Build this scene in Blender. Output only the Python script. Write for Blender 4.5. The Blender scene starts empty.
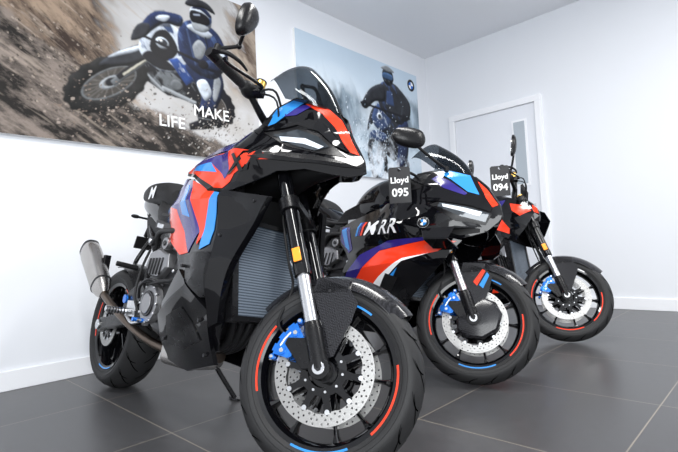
import bpy, bmesh, math, random
from mathutils import Vector, Matrix
from mathutils.geometry import delaunay_2d_cdt
import numpy as np
random.seed(4)
scene=bpy.context.scene
col=scene.collection
V=Vector
# ---------------------------------------------------------------- materials
def new_mat(name):
    m=bpy.data.materials.new(name); m.use_nodes=True
    nt=m.node_tree; b=nt.nodes['Principled BSDF']
    return m,nt,b
def pm(name,c,rough=.4,metal=0,coat=0,bump=0,bscale=60,var=0,emit=0,spec=.5):
    m,nt,b=new_mat(name)
    b.inputs['Base Color'].default_value=(*c,1)
    b.inputs['Roughness'].default_value=rough
    b.inputs['Metallic'].default_value=metal
    b.inputs['Coat Weight'].default_value=coat
    b.inputs['Coat Roughness'].default_value=.03
    b.inputs['Specular IOR Level'].default_value=spec
    if emit:
        b.inputs['Emission Color'].default_value=(*c,1); b.inputs['Emission Strength'].default_value=emit
    tc=nt.nodes.new('ShaderNodeTexCoord'); n=nt.nodes.new('ShaderNodeTexNoise')
    n.inputs['Scale'].default_value=bscale; n.inputs['Detail'].default_value=3
    nt.links.new(tc.outputs['Object'],n.inputs['Vector'])
    if var:
        mx=nt.nodes.new('ShaderNodeMix'); mx.data_type='RGBA'
        mx.inputs[6].default_value=(*[x*(1-var) for x in c],1); mx.inputs[7].default_value=(*[min(1,x*(1+var)) for x in c],1)
        nt.links.new(n.outputs['Fac'],mx.inputs[0]); nt.links.new(mx.outputs[2],b.inputs['Base Color'])
    else:
        mr=nt.nodes.new('ShaderNodeMapRange'); mr.inputs[3].default_value=max(0,rough-.03); mr.inputs[4].default_value=rough+.03
        nt.links.new(n.outputs['Fac'],mr.inputs[0]); nt.links.new(mr.outputs[0],b.inputs['Roughness'])
    if bump:
        bp=nt.nodes.new('ShaderNodeBump'); bp.inputs['Strength'].default_value=bump; bp.inputs['Distance'].default_value=.002
        nt.links.new(n.outputs['Fac'],bp.inputs['Height']); nt.links.new(bp.outputs[0],b.inputs['Normal'])
    return m
BLK=pm('gloss_black_paint',(.003,.003,.004),.05,0,0,0,60,0,0,.5)
SAT=pm('satin_black',(.006,.006,.007),.28,0,0,0,60,0,0,.3)
PLA=pm('black_plastic',(.009,.009,.010),.5,0,0,.2,300,0,0,.22)
RUB=pm('tyre_rubber',(.020,.020,.021),.55,0,0,.2,200,0,0,.3)
GRV=pm('tyre_groove',(.001,.001,.001),.95,0,0,0,60,0,0,.0)
RED=pm('orange_red_paint',(.84,.045,.012),.14,0,.3,0,60,0,0,.4)
LBL=pm('light_blue_paint',(.03,.25,.68),.14,0,.3,0,60,0,0,.4)
NVY=pm('navy_violet_paint',(.026,.018,.18),.14,0,.3,0,60,0,0,.4)
WHT=pm('white_paint',(.85,.86,.88),.3,0,.4)
SIL=pm('brushed_silver',(.66,.67,.69),.28,1)
DSK=pm('steel_disc',(.42,.415,.405),.34,1,0,.1,400)
ALU=pm('cast_grey_metal',(.30,.30,.31),.38,.85,0,.3,200)
DKM=pm('dark_metal',(.035,.035,.038),.36,.6,0,0,60,0,0,.3)
TIT=pm('titanium',(.46,.44,.42),.26,1,0,0,20,.12)
BRZ=pm('heat_tinted_pipe',(.15,.12,.10),.32,1,0,0,14,.35)
BLU=pm('blue_anodised',(.012,.18,.70),.25,.5,.3)
GLD=pm('gold_anodised',(.75,.48,.12),.3,1)
AMB=pm('amber_reflector',(1.0,.33,.02),.25,0,.5,0,60,0,.2)
LGT=pm('headlight_glass',(.05,.06,.07),.04,.3,1)
LED=pm('led_lens',(.75,.82,.90),.1,.1,1,0,60,0,.15)
REDL=pm('tail_light_red',(.35,.01,.01),.15,0,.8)
MIR=pm('mirror_glass',(.8,.82,.85),.03,1)
SEAT=pm('seat_vinyl',(.014,.014,.015),.6,0,0,.4,500,0,0,.3)
def carbon():
    m,nt,b=new_mat('carbon_fibre')
    tc=nt.nodes.new('ShaderNodeTexCoord'); mp=nt.nodes.new('ShaderNodeMapping')
    mp.inputs['Rotation'].default_value=(.6,.78,.4)
    ch=nt.nodes.new('ShaderNodeTexChecker'); ch.inputs['Scale'].default_value=240
    ch.inputs['Color1'].default_value=(.004,.004,.005,1); ch.inputs['Color2'].default_value=(.024,.024,.028,1)
    nt.links.new(tc.outputs['Object'],mp.inputs[0]); nt.links.new(mp.outputs[0],ch.inputs['Vector'])
    nt.links.new(ch.outputs['Color'],b.inputs['Base Color'])
    b.inputs['Roughness'].default_value=.16; b.inputs['Specular IOR Level'].default_value=.42
    return m
CAR=carbon()
def radm():
    m,nt,b=new_mat('radiator_fins')
    tc=nt.nodes.new('ShaderNodeTexCoord')
    w=nt.nodes.new('ShaderNodeTexWave'); w.wave_type='BANDS'; w.bands_direction='Z'; w.inputs['Scale'].default_value=32
    w2=nt.nodes.new('ShaderNodeTexWave'); w2.bands_direction='Y'; w2.inputs['Scale'].default_value=75
    nt.links.new(tc.outputs['Object'],w.inputs['Vector']); nt.links.new(tc.outputs['Object'],w2.inputs['Vector'])
    mu=nt.nodes.new('ShaderNodeMath'); mu.operation='MULTIPLY'; mu.use_clamp=True
    nt.links.new(w.outputs['Fac'],mu.inputs[0]); nt.links.new(w2.outputs['Fac'],mu.inputs[1])
    cr=nt.nodes.new('ShaderNodeValToRGB'); cr.color_ramp.elements[0].color=(.03,.045,.065,1); cr.color_ramp.elements[1].color=(.33,.39,.47,1)
    nt.links.new(mu.outputs[0],cr.inputs[0]); nt.links.new(cr.outputs[0],b.inputs['Base Color'])
    b.inputs['Roughness'].default_value=.45; b.inputs['Metallic'].default_value=.4
    return m
RAD=radm()
def tint():
    m,nt,b=new_mat('smoked_screen')
    b.inputs['Base Color'].default_value=(.008,.010,.012,1); b.inputs['Roughness'].default_value=.04
    tr=nt.nodes.new('ShaderNodeBsdfTransparent'); tr.inputs[0].default_value=(.50,.54,.58,1)
    mx=nt.nodes.new('ShaderNodeMixShader'); fr=nt.nodes.new('ShaderNodeLayerWeight'); fr.inputs[0].default_value=.3
    mr=nt.nodes.new('ShaderNodeMapRange'); mr.inputs[3].default_value=.18; mr.inputs[4].default_value=.85
    nt.links.new(fr.outputs['Facing'],mr.inputs[0]); nt.links.new(mr.outputs[0],mx.inputs[0])
    nt.links.new(tr.outputs[0],mx.inputs[1]); nt.links.new(b.outputs[0],mx.inputs[2])
    nt.links.new(mx.outputs[0],nt.nodes['Material Output'].inputs[0])
    return m
TNT=tint()
# ---------------------------------------------------------------- geometry helpers
def catmull(pts,k=6,closed=False):
    pts=[V(p) for p in pts]; n=len(pts); out=[]
    rng=range(n) if closed else range(n-1)
    for i in rng:
        if closed: p0,p1,p2,p3=pts[i-1],pts[i],pts[(i+1)%n],pts[(i+2)%n]
        else: p0,p1,p2,p3=pts[max(i-1,0)],pts[i],pts[i+1],pts[min(i+2,n-1)]
        for j in range(k):
            t=j/k
            out.append(.5*((2*p1)+(p2-p0)*t+(2*p0-5*p1+4*p2-p3)*t*t+(3*p1-p0-3*p2+p3)*t**3))
    if not closed: out.append(pts[-1])
    return out
def inpoly(x,y,P):
    c=False; n=len(P); j=n-1
    for i in range(n):
        xi,yi=P[i][0],P[i][1]; xj,yj=P[j][0],P[j][1]
        if (yi>y)!=(yj>y) and x<(xj-xi)*(y-yi)/(yj-yi)+xi: c=not c
        j=i
    return c
def resample(P,step):
    out=[]
    n=len(P)
    for i in range(n):
        a=V(P[i][:2]); b=V(P[(i+1)%n][:2]); k=max(1,int((b-a).length/step+.5))
        for j in range(k): out.append(a.lerp(b,j/k))
    return out
def fill2d(P,step,holes=(),folds=()):
    B=resample(P,step); vs=list(B); ed=[(i,(i+1)%len(B)) for i in range(len(B))]
    for h in holes:
        o=len(vs); vs+=[V(p) for p in h]; ed+=[(o+i,o+(i+1)%len(h)) for i in range(len(h))]
    if step<1:
        fp=[]
        for f in folds:
            a,b=V(f[:2]),V(f[2:4]); k=max(1,int((b-a).length/(step*.6)))
            for i in range(k+1):
                p=a.lerp(b,i/k)
                if inpoly(p.x,p.y,B) and min((p-q).length_squared for q in B)>(step*.25)**2 and (not fp or min((p-q).length_squared for q in fp)>(step*.3)**2): fp.append(p)
        vs+=fp
        x0=min(p.x for p in B);x1=max(p.x for p in B);y0=min(p.y for p in B);y1=max(p.y for p in B)
        i=0; y=y0+step*.5; NB=B+fp
        while y<y1:
            x=x0+(step*.5 if i%2 else 0)
            while x<x1:
                if inpoly(x,y,B) and min((V((x,y))-b).length_squared for b in NB)>(step*.55)**2: vs.append(V((x,y)))
                x+=step
            y+=step*.87; i+=1
    r=delaunay_2d_cdt([V((p[0],p[1])) for p in vs],ed,[],0,1e-6)
    ov,of=r[0],r[2]; fs=[]
    for f in of:
        cx=sum(ov[i].x for i in f)/len(f); cy=sum(ov[i].y for i in f)/len(f)
        if inpoly(cx,cy,B) and not any(inpoly(cx,cy,h) for h in holes): fs.append(tuple(f))
    return [(p.x,p.y) for p in ov],fs
class Surf:
    """smooth side surface y(x,z) through control points, with crease lines (x0,z0,x1,z1,k)"""
    def __init__(s,C,folds=(),lam=1e-4):
        s.folds=folds
        s.C=np.array([(c[0],c[1]) for c in C],float); y=np.array([c[2]-s.fold(c[0],c[1]) for c in C],float); n=len(C)
        K=s.phi(np.linalg.norm(s.C[:,None]-s.C[None],axis=2))+lam*np.eye(n)
        Pm=np.c_[np.ones(n),s.C]; A=np.block([[K,Pm],[Pm.T,np.zeros((3,3))]])
        s.w=np.linalg.solve(A,np.r_[y,np.zeros(3)])
    def fold(s,x,z):
        t=0
        for x0,z0,x1,z1,k in s.folds:
            dx,dz=x1-x0,z1-z0; L=math.hypot(dx,dz); u=((x-x0)*dx+(z-z0)*dz)/L; v=abs((x-x0)*dz-(z-z0)*dx)/L
            o=max(0,-u,u-L); d=math.hypot(v,o) if o else v
            t-=k*min(d,.12)
        return t
    def phi(s,r): return np.where(r>1e-9,r*r*np.log(np.maximum(r,1e-9)),0)
    def __call__(s,x,z):
        r=np.hypot(s.C[:,0]-x,s.C[:,1]-z); n=len(s.C)
        return max(.003,float(s.phi(r)@s.w[:n]+s.w[n]+s.w[n+1]*x+s.w[n+2]*z)+s.fold(x,z))
class G:
    def __init__(s): s.v=[];s.f=[];s.m=[];s.mats=[]
    def add(s,vs,fs,m):
        if m not in s.mats: s.mats.append(m)
        k=s.mats.index(m); o=len(s.v)
        s.v+=[tuple(v) for v in vs]; s.f+=[tuple(i+o for i in f) for f in fs]; s.m+=[k]*len(fs); return s
    def loft(s,rings,m,cap=True,closed=False):
        n=len(rings[0]); vs=[p for r in rings for p in r]; fs=[]
        R=len(rings)
        for i in range(R if closed else R-1):
            j=(i+1)%R
            for k in range(n): fs.append((i*n+k,i*n+(k+1)%n,j*n+(k+1)%n,j*n+k))
        if cap and not closed: fs.append(tuple(range(n))[::-1]); fs.append(tuple(range((R-1)*n,R*n)))
        return s.add(vs,fs,m)
    def tube(s,pts,r,m,n=10,k=6,smooth=True):
        P=catmull(pts,k) if smooth and len(pts)>2 else [V(p) for p in pts]
        rr=r if isinstance(r,(list,tuple)) else [r]*2
        L=len(P); T=[(P[min(i+1,L-1)]-P[max(i-1,0)]).normalized() for i in range(L)]
        a=V((0,0,1)) if abs(T[0].z)<.9 else V((1,0,0)); N=(a-T[0]*a.dot(T[0])).normalized(); rings=[]
        for i in range(L):
            N=(N-T[i]*N.dot(T[i])).normalized(); B=T[i].cross(N)
            f=i/(L-1)*(len(rr)-1); q=min(int(f),len(rr)-2); R=rr[q]+(rr[q+1]-rr[q])*(f-q)
            rings.append([P[i]+N*math.cos(2*math.pi*j/n)*R+B*math.sin(2*math.pi*j/n)*R for j in range(n)])
        return s.loft(rings,m)
    def cyl(s,p0,p1,r0,m,r1=None,n=20):
        return s.tube([p0,p1],[r0,r0 if r1 is None else r1],m,n,smooth=False)
    def box(s,c,sz,m,rot=None):
        M=rot or Matrix.Identity(3); c=V(c); vs=[]
        for x in(-.5,.5):
            for y in(-.5,.5):
                for z in(-.5,.5): vs.append(c+M@V((x*sz[0],y*sz[1],z*sz[2])))
        return s.add(vs,[(0,1,3,2),(4,6,7,5),(0,4,5,1),(2,3,7,6),(0,2,6,4),(1,5,7,3)],m)
    def lathe(s,c,prof,m,n=72,a0=0,a1=2*math.pi,closed=True,axis='Y'):
        c=V(c); full=abs(a1-a0-2*math.pi)<1e-6; K=n if full else n+1; rings=[]
        for i in range(K):
            a=a0+(a1-a0)*i/n; rings.append([c+V((math.cos(a)*r,y,math.sin(a)*r)) for r,y in prof])
        k=len(prof); vs=[p for r in rings for p in r]; fs=[]
        for i in range(n):
            j=(i+1)%K
            for q in range(k if closed else k-1): fs.append((i*k+q,i*k+(q+1)%k,j*k+(q+1)%k,j*k+q))
        if closed and not full: fs+= [tuple(range(k)),tuple(range((K-1)*k,K*k))]
        return s.add(vs,fs,m)
    def ext(s,P,y0,y1,m,T=None):
        vs,fs=fill2d(P,10.); n=len(vs)
        A=[V((x,y0,z)) for x,z in vs]+[V((x,y1,z)) for x,z in vs]
        F=[f for f in fs]+[tuple(i+n for i in f)[::-1] for f in fs]
        F+=s.rim(fs,n)
        if T: A=[T@a for a in A]
        return s.add(A,F,m)
    @staticmethod
    def rim(fs,n):
        e={}
        for f in fs:
            for i in range(len(f)): e[(f[i],f[(i+1)%len(f)])]=1
        return [(a,b,b+n,a+n) for a,b in e if (b,a) not in e]
    def panel(s,P,yf,m,off=0,th=.006,step=.024,sides=(-1,1)):
        vs,fs=fill2d(P,step,(),getattr(yf,'folds',())); n=len(vs); Y=[yf(x,z)+off for x,z in vs]
        F=list(fs)+[tuple(i+n for i in f)[::-1] for f in fs]+s.rim(fs,n)
        for sd in sides:
            A=[(x,sd*y,z) for (x,z),y in zip(vs,Y)]+[(x,sd*max(y-th,.001),z) for (x,z),y in zip(vs,Y)]
            s.add(A,F,m)
        return s
    def decal(s,P,yf,m,off=.0026,**k):
        return s.panel(P,yf,m,off,.0018,.018,**k)
    def text(s,t,x,z,size,yf,m,off=.0045,sides=(-1,1),ang=0,sh=.0,bold=.0,wx=1):
        vs,fs=text2d(t,sh,bold); ca,sa=math.cos(ang),math.sin(ang)
        w=max(v[0] for v in vs)*size*wx
        for sd in sides:
            A=[]
            for a,b in vs:
                a*=size*wx;b*=size
                if sd>0: a=w-a
                X=x+a*ca-b*sa; Z=z+a*sa+b*ca; A.append((X,sd*(yf(X,Z)+off),Z))
            s.add(A,fs,m)
        return s
    def ell(s,c,r,m,n=20,k=12,M=None):
        c=V(c); rings=[]
        for i in range(1,k):
            a=math.pi*i/k; rings.append([V((math.cos(a)*r[0],math.sin(a)*math.cos(2*math.pi*j/n)*r[1],math.sin(a)*math.sin(2*math.pi*j/n)*r[2])) for j in range(n)])
        if M: rings=[[M@p for p in q] for q in rings]
        return s.loft([[c+p for p in q] for q in rings],m)
    def obj(s,name,parent=None,label=None,ang=38,bevel=0,M=None,smooth=True,mat=None):
        me=bpy.data.meshes.new(name); me.from_pydata(s.v,[],s.f)
        for q in s.mats: me.materials.append(q)
        me.polygons.foreach_set('material_index',s.m); me.update()
        bm=bmesh.new(); bm.from_mesh(me); bmesh.ops.recalc_face_normals(bm,faces=bm.faces); bm.to_mesh(me); bm.free()
        if smooth:
            me.shade_smooth(); me.set_sharp_from_angle(angle=math.radians(ang))
        o=bpy.data.objects.new(name,me); col.objects.link(o)
        if parent: o.parent=parent
        if M is not None: o.matrix_basis=M
        if label: o['label']=label
        if bevel:
            b=o.modifiers.new('b','BEVEL'); b.width=bevel; b.segments=2; b.limit_method='ANGLE'; b.angle_limit=.6
        return o
_tc={}
def text2d(t,sh=0,bold=0):
    key=(t,sh,bold)
    if key in _tc: return _tc[key]
    c=bpy.data.curves.new('t','FONT'); c.body=t; c.size=1; c.shear=sh; c.offset=bold; c.resolution_u=3; c.fill_mode='FRONT'
    o=bpy.data.objects.new('t',c); col.objects.link(o); bpy.context.view_layer.update()
    me=o.evaluated_get(bpy.context.evaluated_depsgraph_get()).to_mesh()
    vs=[(v.co.x,v.co.y) for v in me.vertices]; fs=[tuple(p.vertices) for p in me.polygons]
    x0=min(v[0] for v in vs); vs=[(a-x0,b) for a,b in vs]
    bpy.data.objects.remove(o); bpy.data.curves.remove(c)
    _tc[key]=(vs,fs); return _tc[key]
def ring(x,w,z0,z1,n=24,e=2.6,y=0):
    R=[];h=(z1-z0)/2;zc=(z0+z1)/2
    for j in range(n):
        a=2*math.pi*j/n; c,s_=math.cos(a),math.sin(a)
        R.append(V((x,y+w*math.copysign(abs(c)**(2/e),c),zc+h*math.copysign(abs(s_)**(2/e),s_))))
    return R
def smooth_rings(keys,k=4,n=24,e=2.6):
    P=[V(q) for q in [(a,b,c) for a,b,c,d in keys]]; P2=[V((a,d,0)) for a,b,c,d in keys]
    A=catmull(P,k);B=catmull(P2,k)
    return [ring(a.x,max(a.y,.002),a.z,b.y,n,e) for a,b in zip(A,B)]
# ---------------------------------------------------------------- motorcycle pieces
def wheel(root,nm,cx,front,M,arcs,side_y):
    R=.30 if front else .325; c=(cx,0,R)
    h=.050 if front else .082
    g=G()
    g.lathe(c,[(.201,-h*.6),(.212,-h*.93),(.229,-h),(.229,-h+.006),(.214,-h+.012),(.206,0),(.214,h-.012),(.229,h-.006),(.229,h),(.212,h*.93),(.201,h*.6),(.197,0)],BLK,96)
    for a0,a1,mt in arcs:
        for sd in(-1,1):
            g.lathe(c,[(.2215,sd*(h*.972+.0022)),(.2280,sd*(h+.0012)),(.2280,sd*(h+.0002)),(.2215,sd*(h*.972+.001))],mt,24,math.radians(a0),math.radians(a1))
    g.cyl((cx,-.062,R),(cx,.062,R),.034,DKM); g.cyl((cx,-.045,R),(cx,.045,R),.046,BLK)
    g.cyl((cx,-.085,R),(cx,.085,R),.013,SIL)
    for i in range(5):
        for dl in(-.20,.20):
            a=2*math.pi*i/5+.3; b=a+dl*.55; e=a+dl*1.35
            p0=V((cx+math.cos(b)*.038,0,R+math.sin(b)*.038)); p1=V((cx+math.cos(e)*.205,0,R+math.sin(e)*.205))
            d=(p1-p0).normalized(); q=V((-d.z,0,d.x)); rings=[]
            for t,w,hh in((0,.011,.030),(.5,.0055,.019),(.85,.006,.02),(1,.014,.030)):
                p=p0.lerp(p1,t); rings.append([p+q*w*ux+V((0,hh*uy,0)) for ux,uy in((1,-.6),(.5,-1),(-.5,-1),(-1,-.6),(-1,.6),(-.5,1),(.5,1),(1,.6))])
            g.loft(rings,BLK)
    w=g.obj(nm,root,None,M=M)
    g=G(); k=R/.30; W=.061 if front else .096
    def tp(r0,y): return ((.217+(r0-.214)*(R-.217)/(.086)),y*W/.061)
    half=[tp(.300,0),tp(.2985,.012),tp(.295,.024),tp(.288,.038),tp(.277,.051),tp(.268,.0575),tp(.258,.0605),tp(.246,.060),tp(.234,.056),tp(.224,.050),(.217,.044*W/.061)]
    prof=[(r,-y) for r,y in half[::-1]]+half[1:]
    g.lathe(c,prof,RUB,110)
    for sd in(-1,1):
        r,y=tp(.252,.0605); g.lathe(c,[(r-.001,sd*(y-.001)),(r,sd*(y+.0012)),(r+.001,sd*(y-.001))],RUB,96)
        r,y=tp(.236,.057); g.lathe(c,[(r-.001,sd*(y-.001)),(r,sd*(y+.0012)),(r+.001,sd*(y-.001))],RUB,96)
    def prf(u):
        f=abs(u)*6; i=min(int(f),5); a=half[i];b=half[i+1]; t=f-i
        return a[0]+(b[0]-a[0])*t+.0008,math.copysign(a[1]+(b[1]-a[1])*t,u)
    def groove(a,t0,t1,sk,wm,sd):
        vs=[];N=11
        for j in range(N):
            t=j/(N-1); u=sd*(t0+(t1-t0)*t); r,y=prf(u); aa=a+sk*t-.05*math.sin(t*3.1)
            wd=wm/r*(1-.55*abs(t-.5)*2)
            for q in(-wd,wd): vs.append(V(c)+V((math.cos(aa+q)*r,y*1.01,math.sin(aa+q)*r)))
        g.add(vs,[(2*j,2*j+1,2*j+3,2*j+2) for j in range(N-1)],GRV)
    for i in range(18):
        for sd in(-1,1):
            a=2*math.pi*(i+(.5 if sd>0 else 0))/18
            groove(a,.05,.70,.30,.0042,sd); groove(a+.16,.30,.80,.16,.0034,sd)
    g.obj('tyre',w)
    Ro,Ri=(.158,.118) if front else (.110,.075)
    holes=[]
    nh=40 if front else 24
    for i in range(nh):
        for j in range(3):
            a=2*math.pi*(i+(j%2)*.5)/nh+ (.03 if i%2 else 0); r=Ri+(Ro-Ri)*(.2+.3*j); hr=.0034
            holes.append([(cx+math.cos(a)*r+math.cos(b*math.pi/3)*hr,R+math.sin(a)*r+math.sin(b*math.pi/3)*hr) for b in range(6)])
    inner=[(cx+math.cos(2*math.pi*i/60)*(Ri+ (.004 if (i//3)%2 else 0)),R+math.sin(2*math.pi*i/60)*(Ri+(.004 if (i//3)%2 else 0))) for i in range(60)]
    outer=[(cx+math.cos(2*math.pi*i/96)*Ro,R+math.sin(2*math.pi*i/96)*Ro) for i in range(96)]
    vs,fs=fill2d(outer,5.,[inner]+holes); n=len(vs)
    for sd in ((-1,1) if front else (-1,)):
        g=G(); y0=sd*side_y; y1=y0+sd*.005
        g.add([(x,y0,z) for x,z in vs]+[(x,y1,z) for x,z in vs],fs+[tuple(i+n for i in f)[::-1] for f in fs]+G.rim(fs,n),DSK)
        ym=y0+sd*.002
        g.lathe(c,[(Ri*.42,ym-.005),(Ri*.62,ym-.004),(Ri*.62,ym+.004),(Ri*.42,ym+.005)],BLK,40)
        nb=10
        for i in range(nb):
            a=2*math.pi*i/nb; d=V((math.cos(a),0,math.sin(a))); q=V((-d.z,0,d.x)); cc=V((cx,ym,R)); rings=[]
            for r,wd in((Ri*.58,.014),(Ri*.8,.009),(Ri*1.02,.012)):
                rings.append([cc+d*r+q*wd*ux+V((0,.0035*uy,0)) for ux,uy in((1,-1),(-1,-1),(-1,1),(1,1))])
            g.loft(rings,BLK); p=cc+d*Ri*1.0
            g.cyl(p+V((0,-.005,0)),p+V((0,.005,0)),.0075,SIL,n=12)
            g.cyl(cc+d*Ri*.52+V((0,-.008,0)),cc+d*Ri*.52+V((0,.008,0)),.004,SIL,n=8)
        g.obj('brake_disc',w,'perforated steel brake disc on black carrier',ang=30)
    return w
RK=math.radians(24.3); FD=V((-math.sin(RK),0,math.cos(RK)))
def steerM(a):
    p=V((.11,0,0)); return Matrix.Translation(p)@Matrix.Rotation(a,4,FD)@Matrix.Translation(-p)
def forkpt(t,y): return V((0,y,.30))+FD*t
def fork(root,M,topT,upper):
    g=G()
    for t,w in((topT-.03,.018),(topT-.26,.024)):
        c=forkpt(t,0)
        g.box(c,(.07,.20,w*1.6),SAT,Matrix.Rotation(-RK,3,'Y'))
        for y in(-.1,.1): g.cyl(c+V((0,y,0))-FD*w,c+V((0,y,0))+FD*w,.037,SAT)
    g.cyl(forkpt(topT-.28,0)-V((.03,0,0)),forkpt(topT,0)-V((.03,0,0)),.024,DKM)
    fk=g.obj('front_fork',root,'triple clamps and steering stem',bevel=.002,M=M)
    for y in(-.1,.1):
        sg=math.copysign(1,y); g=G()
        g.tube([forkpt(.305,y),forkpt(.33,y),forkpt(.36,y),forkpt(topT,y)],[.0285,.030,.0275,.0275],BLK if upper else DKM,24,smooth=False)
        g.cyl(forkpt(topT,y),forkpt(topT+.012,y),.022,GLD)
        g.cyl(forkpt(.10,y),forkpt(.32,y),.0215,SIL,n=24)
        g.tube([forkpt(.145,y),forkpt(.12,y),forkpt(.06,y),forkpt(.0,y)],[.026,.030,.028,.030],SAT,20,smooth=False)
        g.cyl((0,y-sg*.02,.30),(0,y+sg*.022,.30),.032,SAT,n=24)
        g.cyl((0,y+sg*.022,.30),(0,y+sg*.027,.30),.019,SIL,n=24)
        g.cyl((0,y+sg*.027,.30),(0,y+sg*.029,.30),.010,DKM,n=6)
        g.ext([(-.015,.30),(-.06,.29),(-.13,.355),(-.125,.375),(-.05,.385),(-.03,.375)],y-.011-sg*.008,y+.011-sg*.008,SAT)
        g.obj('fork_leg',fk,'black upper tube over polished silver stanchion',bevel=.0015)
        g=G(); p=forkpt(.372,y)+V((.0,sg*.031,0))
        g.box(p,(.028,.010,.050),AMB,Matrix.Rotation(-RK,3,'Y')); g.box(p-V((0,sg*.004,0)),(.032,.012,.055),PLA,Matrix.Rotation(-RK,3,'Y'))
        g.obj('reflector',fk,'amber reflector',bevel=.003)
        g=G(); yc=sg*.0665
        for dy,wd in((-.021,.012),(.021,.012)):
            g.lathe((0,yc+dy,.30),[(.116,-wd),(.148,-wd-.003),(.166,-wd+.003),(.166,wd-.003),(.148,wd+.003),(.116,wd)],BLU,14,math.radians(131),math.radians(173))
            for an in(138,152,166):
                q=V((math.cos(math.radians(an))*.118,0,.30+math.sin(math.radians(an))*.118)); g.cyl(q+V((0,yc+dy-.012,0)),q+V((0,yc+dy+.012,0)),.014,BLU,n=16)
        for a0,a1 in((134,142),(148,156),(162,170)): g.lathe((0,yc,.30),[(.158,-.03),(.174,-.026),(.174,.026),(.158,.03)],BLU,8,math.radians(a0),math.radians(a1))
        for an in(138,166):
            q=V((math.cos(math.radians(an))*.140,0,.30+math.sin(math.radians(an))*.140))
            g.cyl(q+V((0,yc+sg*.032,0)),q+V((0,yc+sg*.039,0)),.013,BLU,n=18)
            g.cyl(q+V((0,yc+sg*.039,0)),q+V((0,yc+sg*.0405,0)),.007,SIL,n=12)
        g.tube([V((math.cos(math.radians(an))*.150,yc+sg*.036,.30+math.sin(math.radians(an))*.150)) for an in(142,152,162)],.004,SIL,8)
        for an in(128,176):
            q=V((math.cos(math.radians(an))*.170,0,.30+math.sin(math.radians(an))*.170)); g.cyl(q+V((0,yc-.02,0)),q+V((0,yc+.02,0)),.009,BLU,n=10); g.cyl(q+V((0,yc+sg*.02,0)),q+V((0,yc+sg*.026,0)),.006,SIL,n=6)
        q=V((math.cos(math.radians(150))*.178,yc,.30+math.sin(math.radians(150))*.178))
        g.tube([q,q+V((-.03,0,.04)),q+V((-.02,sg*-.02,.16)),forkpt(.36,y)+V((-.05,sg*-.02,0)),forkpt(.55,y)+V((-.05,sg*-.05,0)),forkpt(.66,0)+V((-.03,sg*.02,0))],.0048,PLA,8)
        g.tube([V((-.0,y*.6,.34)),V((-.06,sg*.045,.42)),V((-.1,sg*.055,.5)),forkpt(.36,y)+V((-.04,sg*-.012,0))],.003,SIL,6)
        g.obj('brake_caliper',fk,'blue anodised brake caliper with hose',bevel=.002)
    return fk
def fender(root,M,decs=()):
    g=G(); rings=[]
    n=30
    for i in range(n+1):
        a=math.radians(44+104*i/n); t=i/n; w=.074*(.35+.65*math.sin(math.pi*min(1,max(0,t*1.15+.12)))**.6) ; R=.319
        ri=[]
        for j in range(11):
            u=-1+j/5; drop=.055*abs(u)**2.4-.006*max(0,1-abs(u)*4); rr=R-drop; ri.append(V((math.cos(a)*rr,u*w,.30+math.sin(a)*rr)))
        for j in range(10,-1,-1):
            u=-1+j/5; drop=.055*abs(u)**2.4+.004; rr=R-drop; ri.append(V((math.cos(a)*rr,u*(w-.003),.30+math.sin(a)*rr)))
        rings.append(ri)
    g.loft(rings,CAR)
    for sd in(-1,1):
        P=[(-.02,.325),(.025,.345),(.060,.46),(.070,.52),(.03,.565),(-.07,.585),(-.085,.53),(-.03,.43)]
        g.ext(P,sd*.078,sd*.082,CAR)
        g.ext([(-.085,.53),(-.08,.587),(.03,.59),(.03,.55)],sd*.058,sd*.082,CAR)
        for x,z in((.008,.38),(-.03,.545)): g.cyl((x,sd*.082,z),(x,sd*.085,z),.005,DKM,n=10)
        for P2,mt in decs: g.ext(P2,sd*.0822,sd*.0835,mt)
    return g.obj('front_fender',root,'carbon fibre front mudguard',M=M,bevel=.001)
def mirror(parent,c,base,P,tilt=0,M=None,nm='mirror',fold=0,joint=None):
    g=G(); c=V(c)
    R=Matrix.Rotation(fold,3,'Z')@Matrix.Rotation(tilt,3,'X')
    Q=catmull([(0,a,b) for a,b in P],4,True)
    rings=[]
    for x,s in((-.012,.90),(-.010,1.0),(.004,1.0),(.014,.86),(.022,.55),(.025,.2)): rings.append([c+R@V((x,q.y*s,q.z*s)) for q in Q])
    g.loft(rings,SAT); g.loft([[c+R@V((x,q.y*.88,q.z*.88)) for q in Q] for x in(-.0135,-.0125)],MIR)
    b=V(base)
    if joint:
        j=V(joint); g.tube([b,j],[.0075,.0065],PLA,12,smooth=False); g.ell(j,(.011,.011,.011),SAT,12,8); g.tube([j,c+V((.01,0,-.01))],[.0065,.0065],PLA,12,smooth=False)
    else:
        mid=(b+c)/2+V((.01,0,-.015)); g.tube([b,mid,c+V((.01,0,-.01))],[.009,.008,.008],PLA,12)
    g.cyl(b-V((0,0,.012)),b+V((0,0,.014)),.013,PLA)
    return g.obj(nm,parent,'black mirror on a slim stalk',M=M)
MOUT=[(-.050,.02),(-.038,.075),(.005,.105),(.045,.085),(.052,.02),(.030,-.065),(.0,-.09),(-.030,-.06)]
MOU1=[(a*.86,b*.80) for a,b in MOUT]
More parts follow.
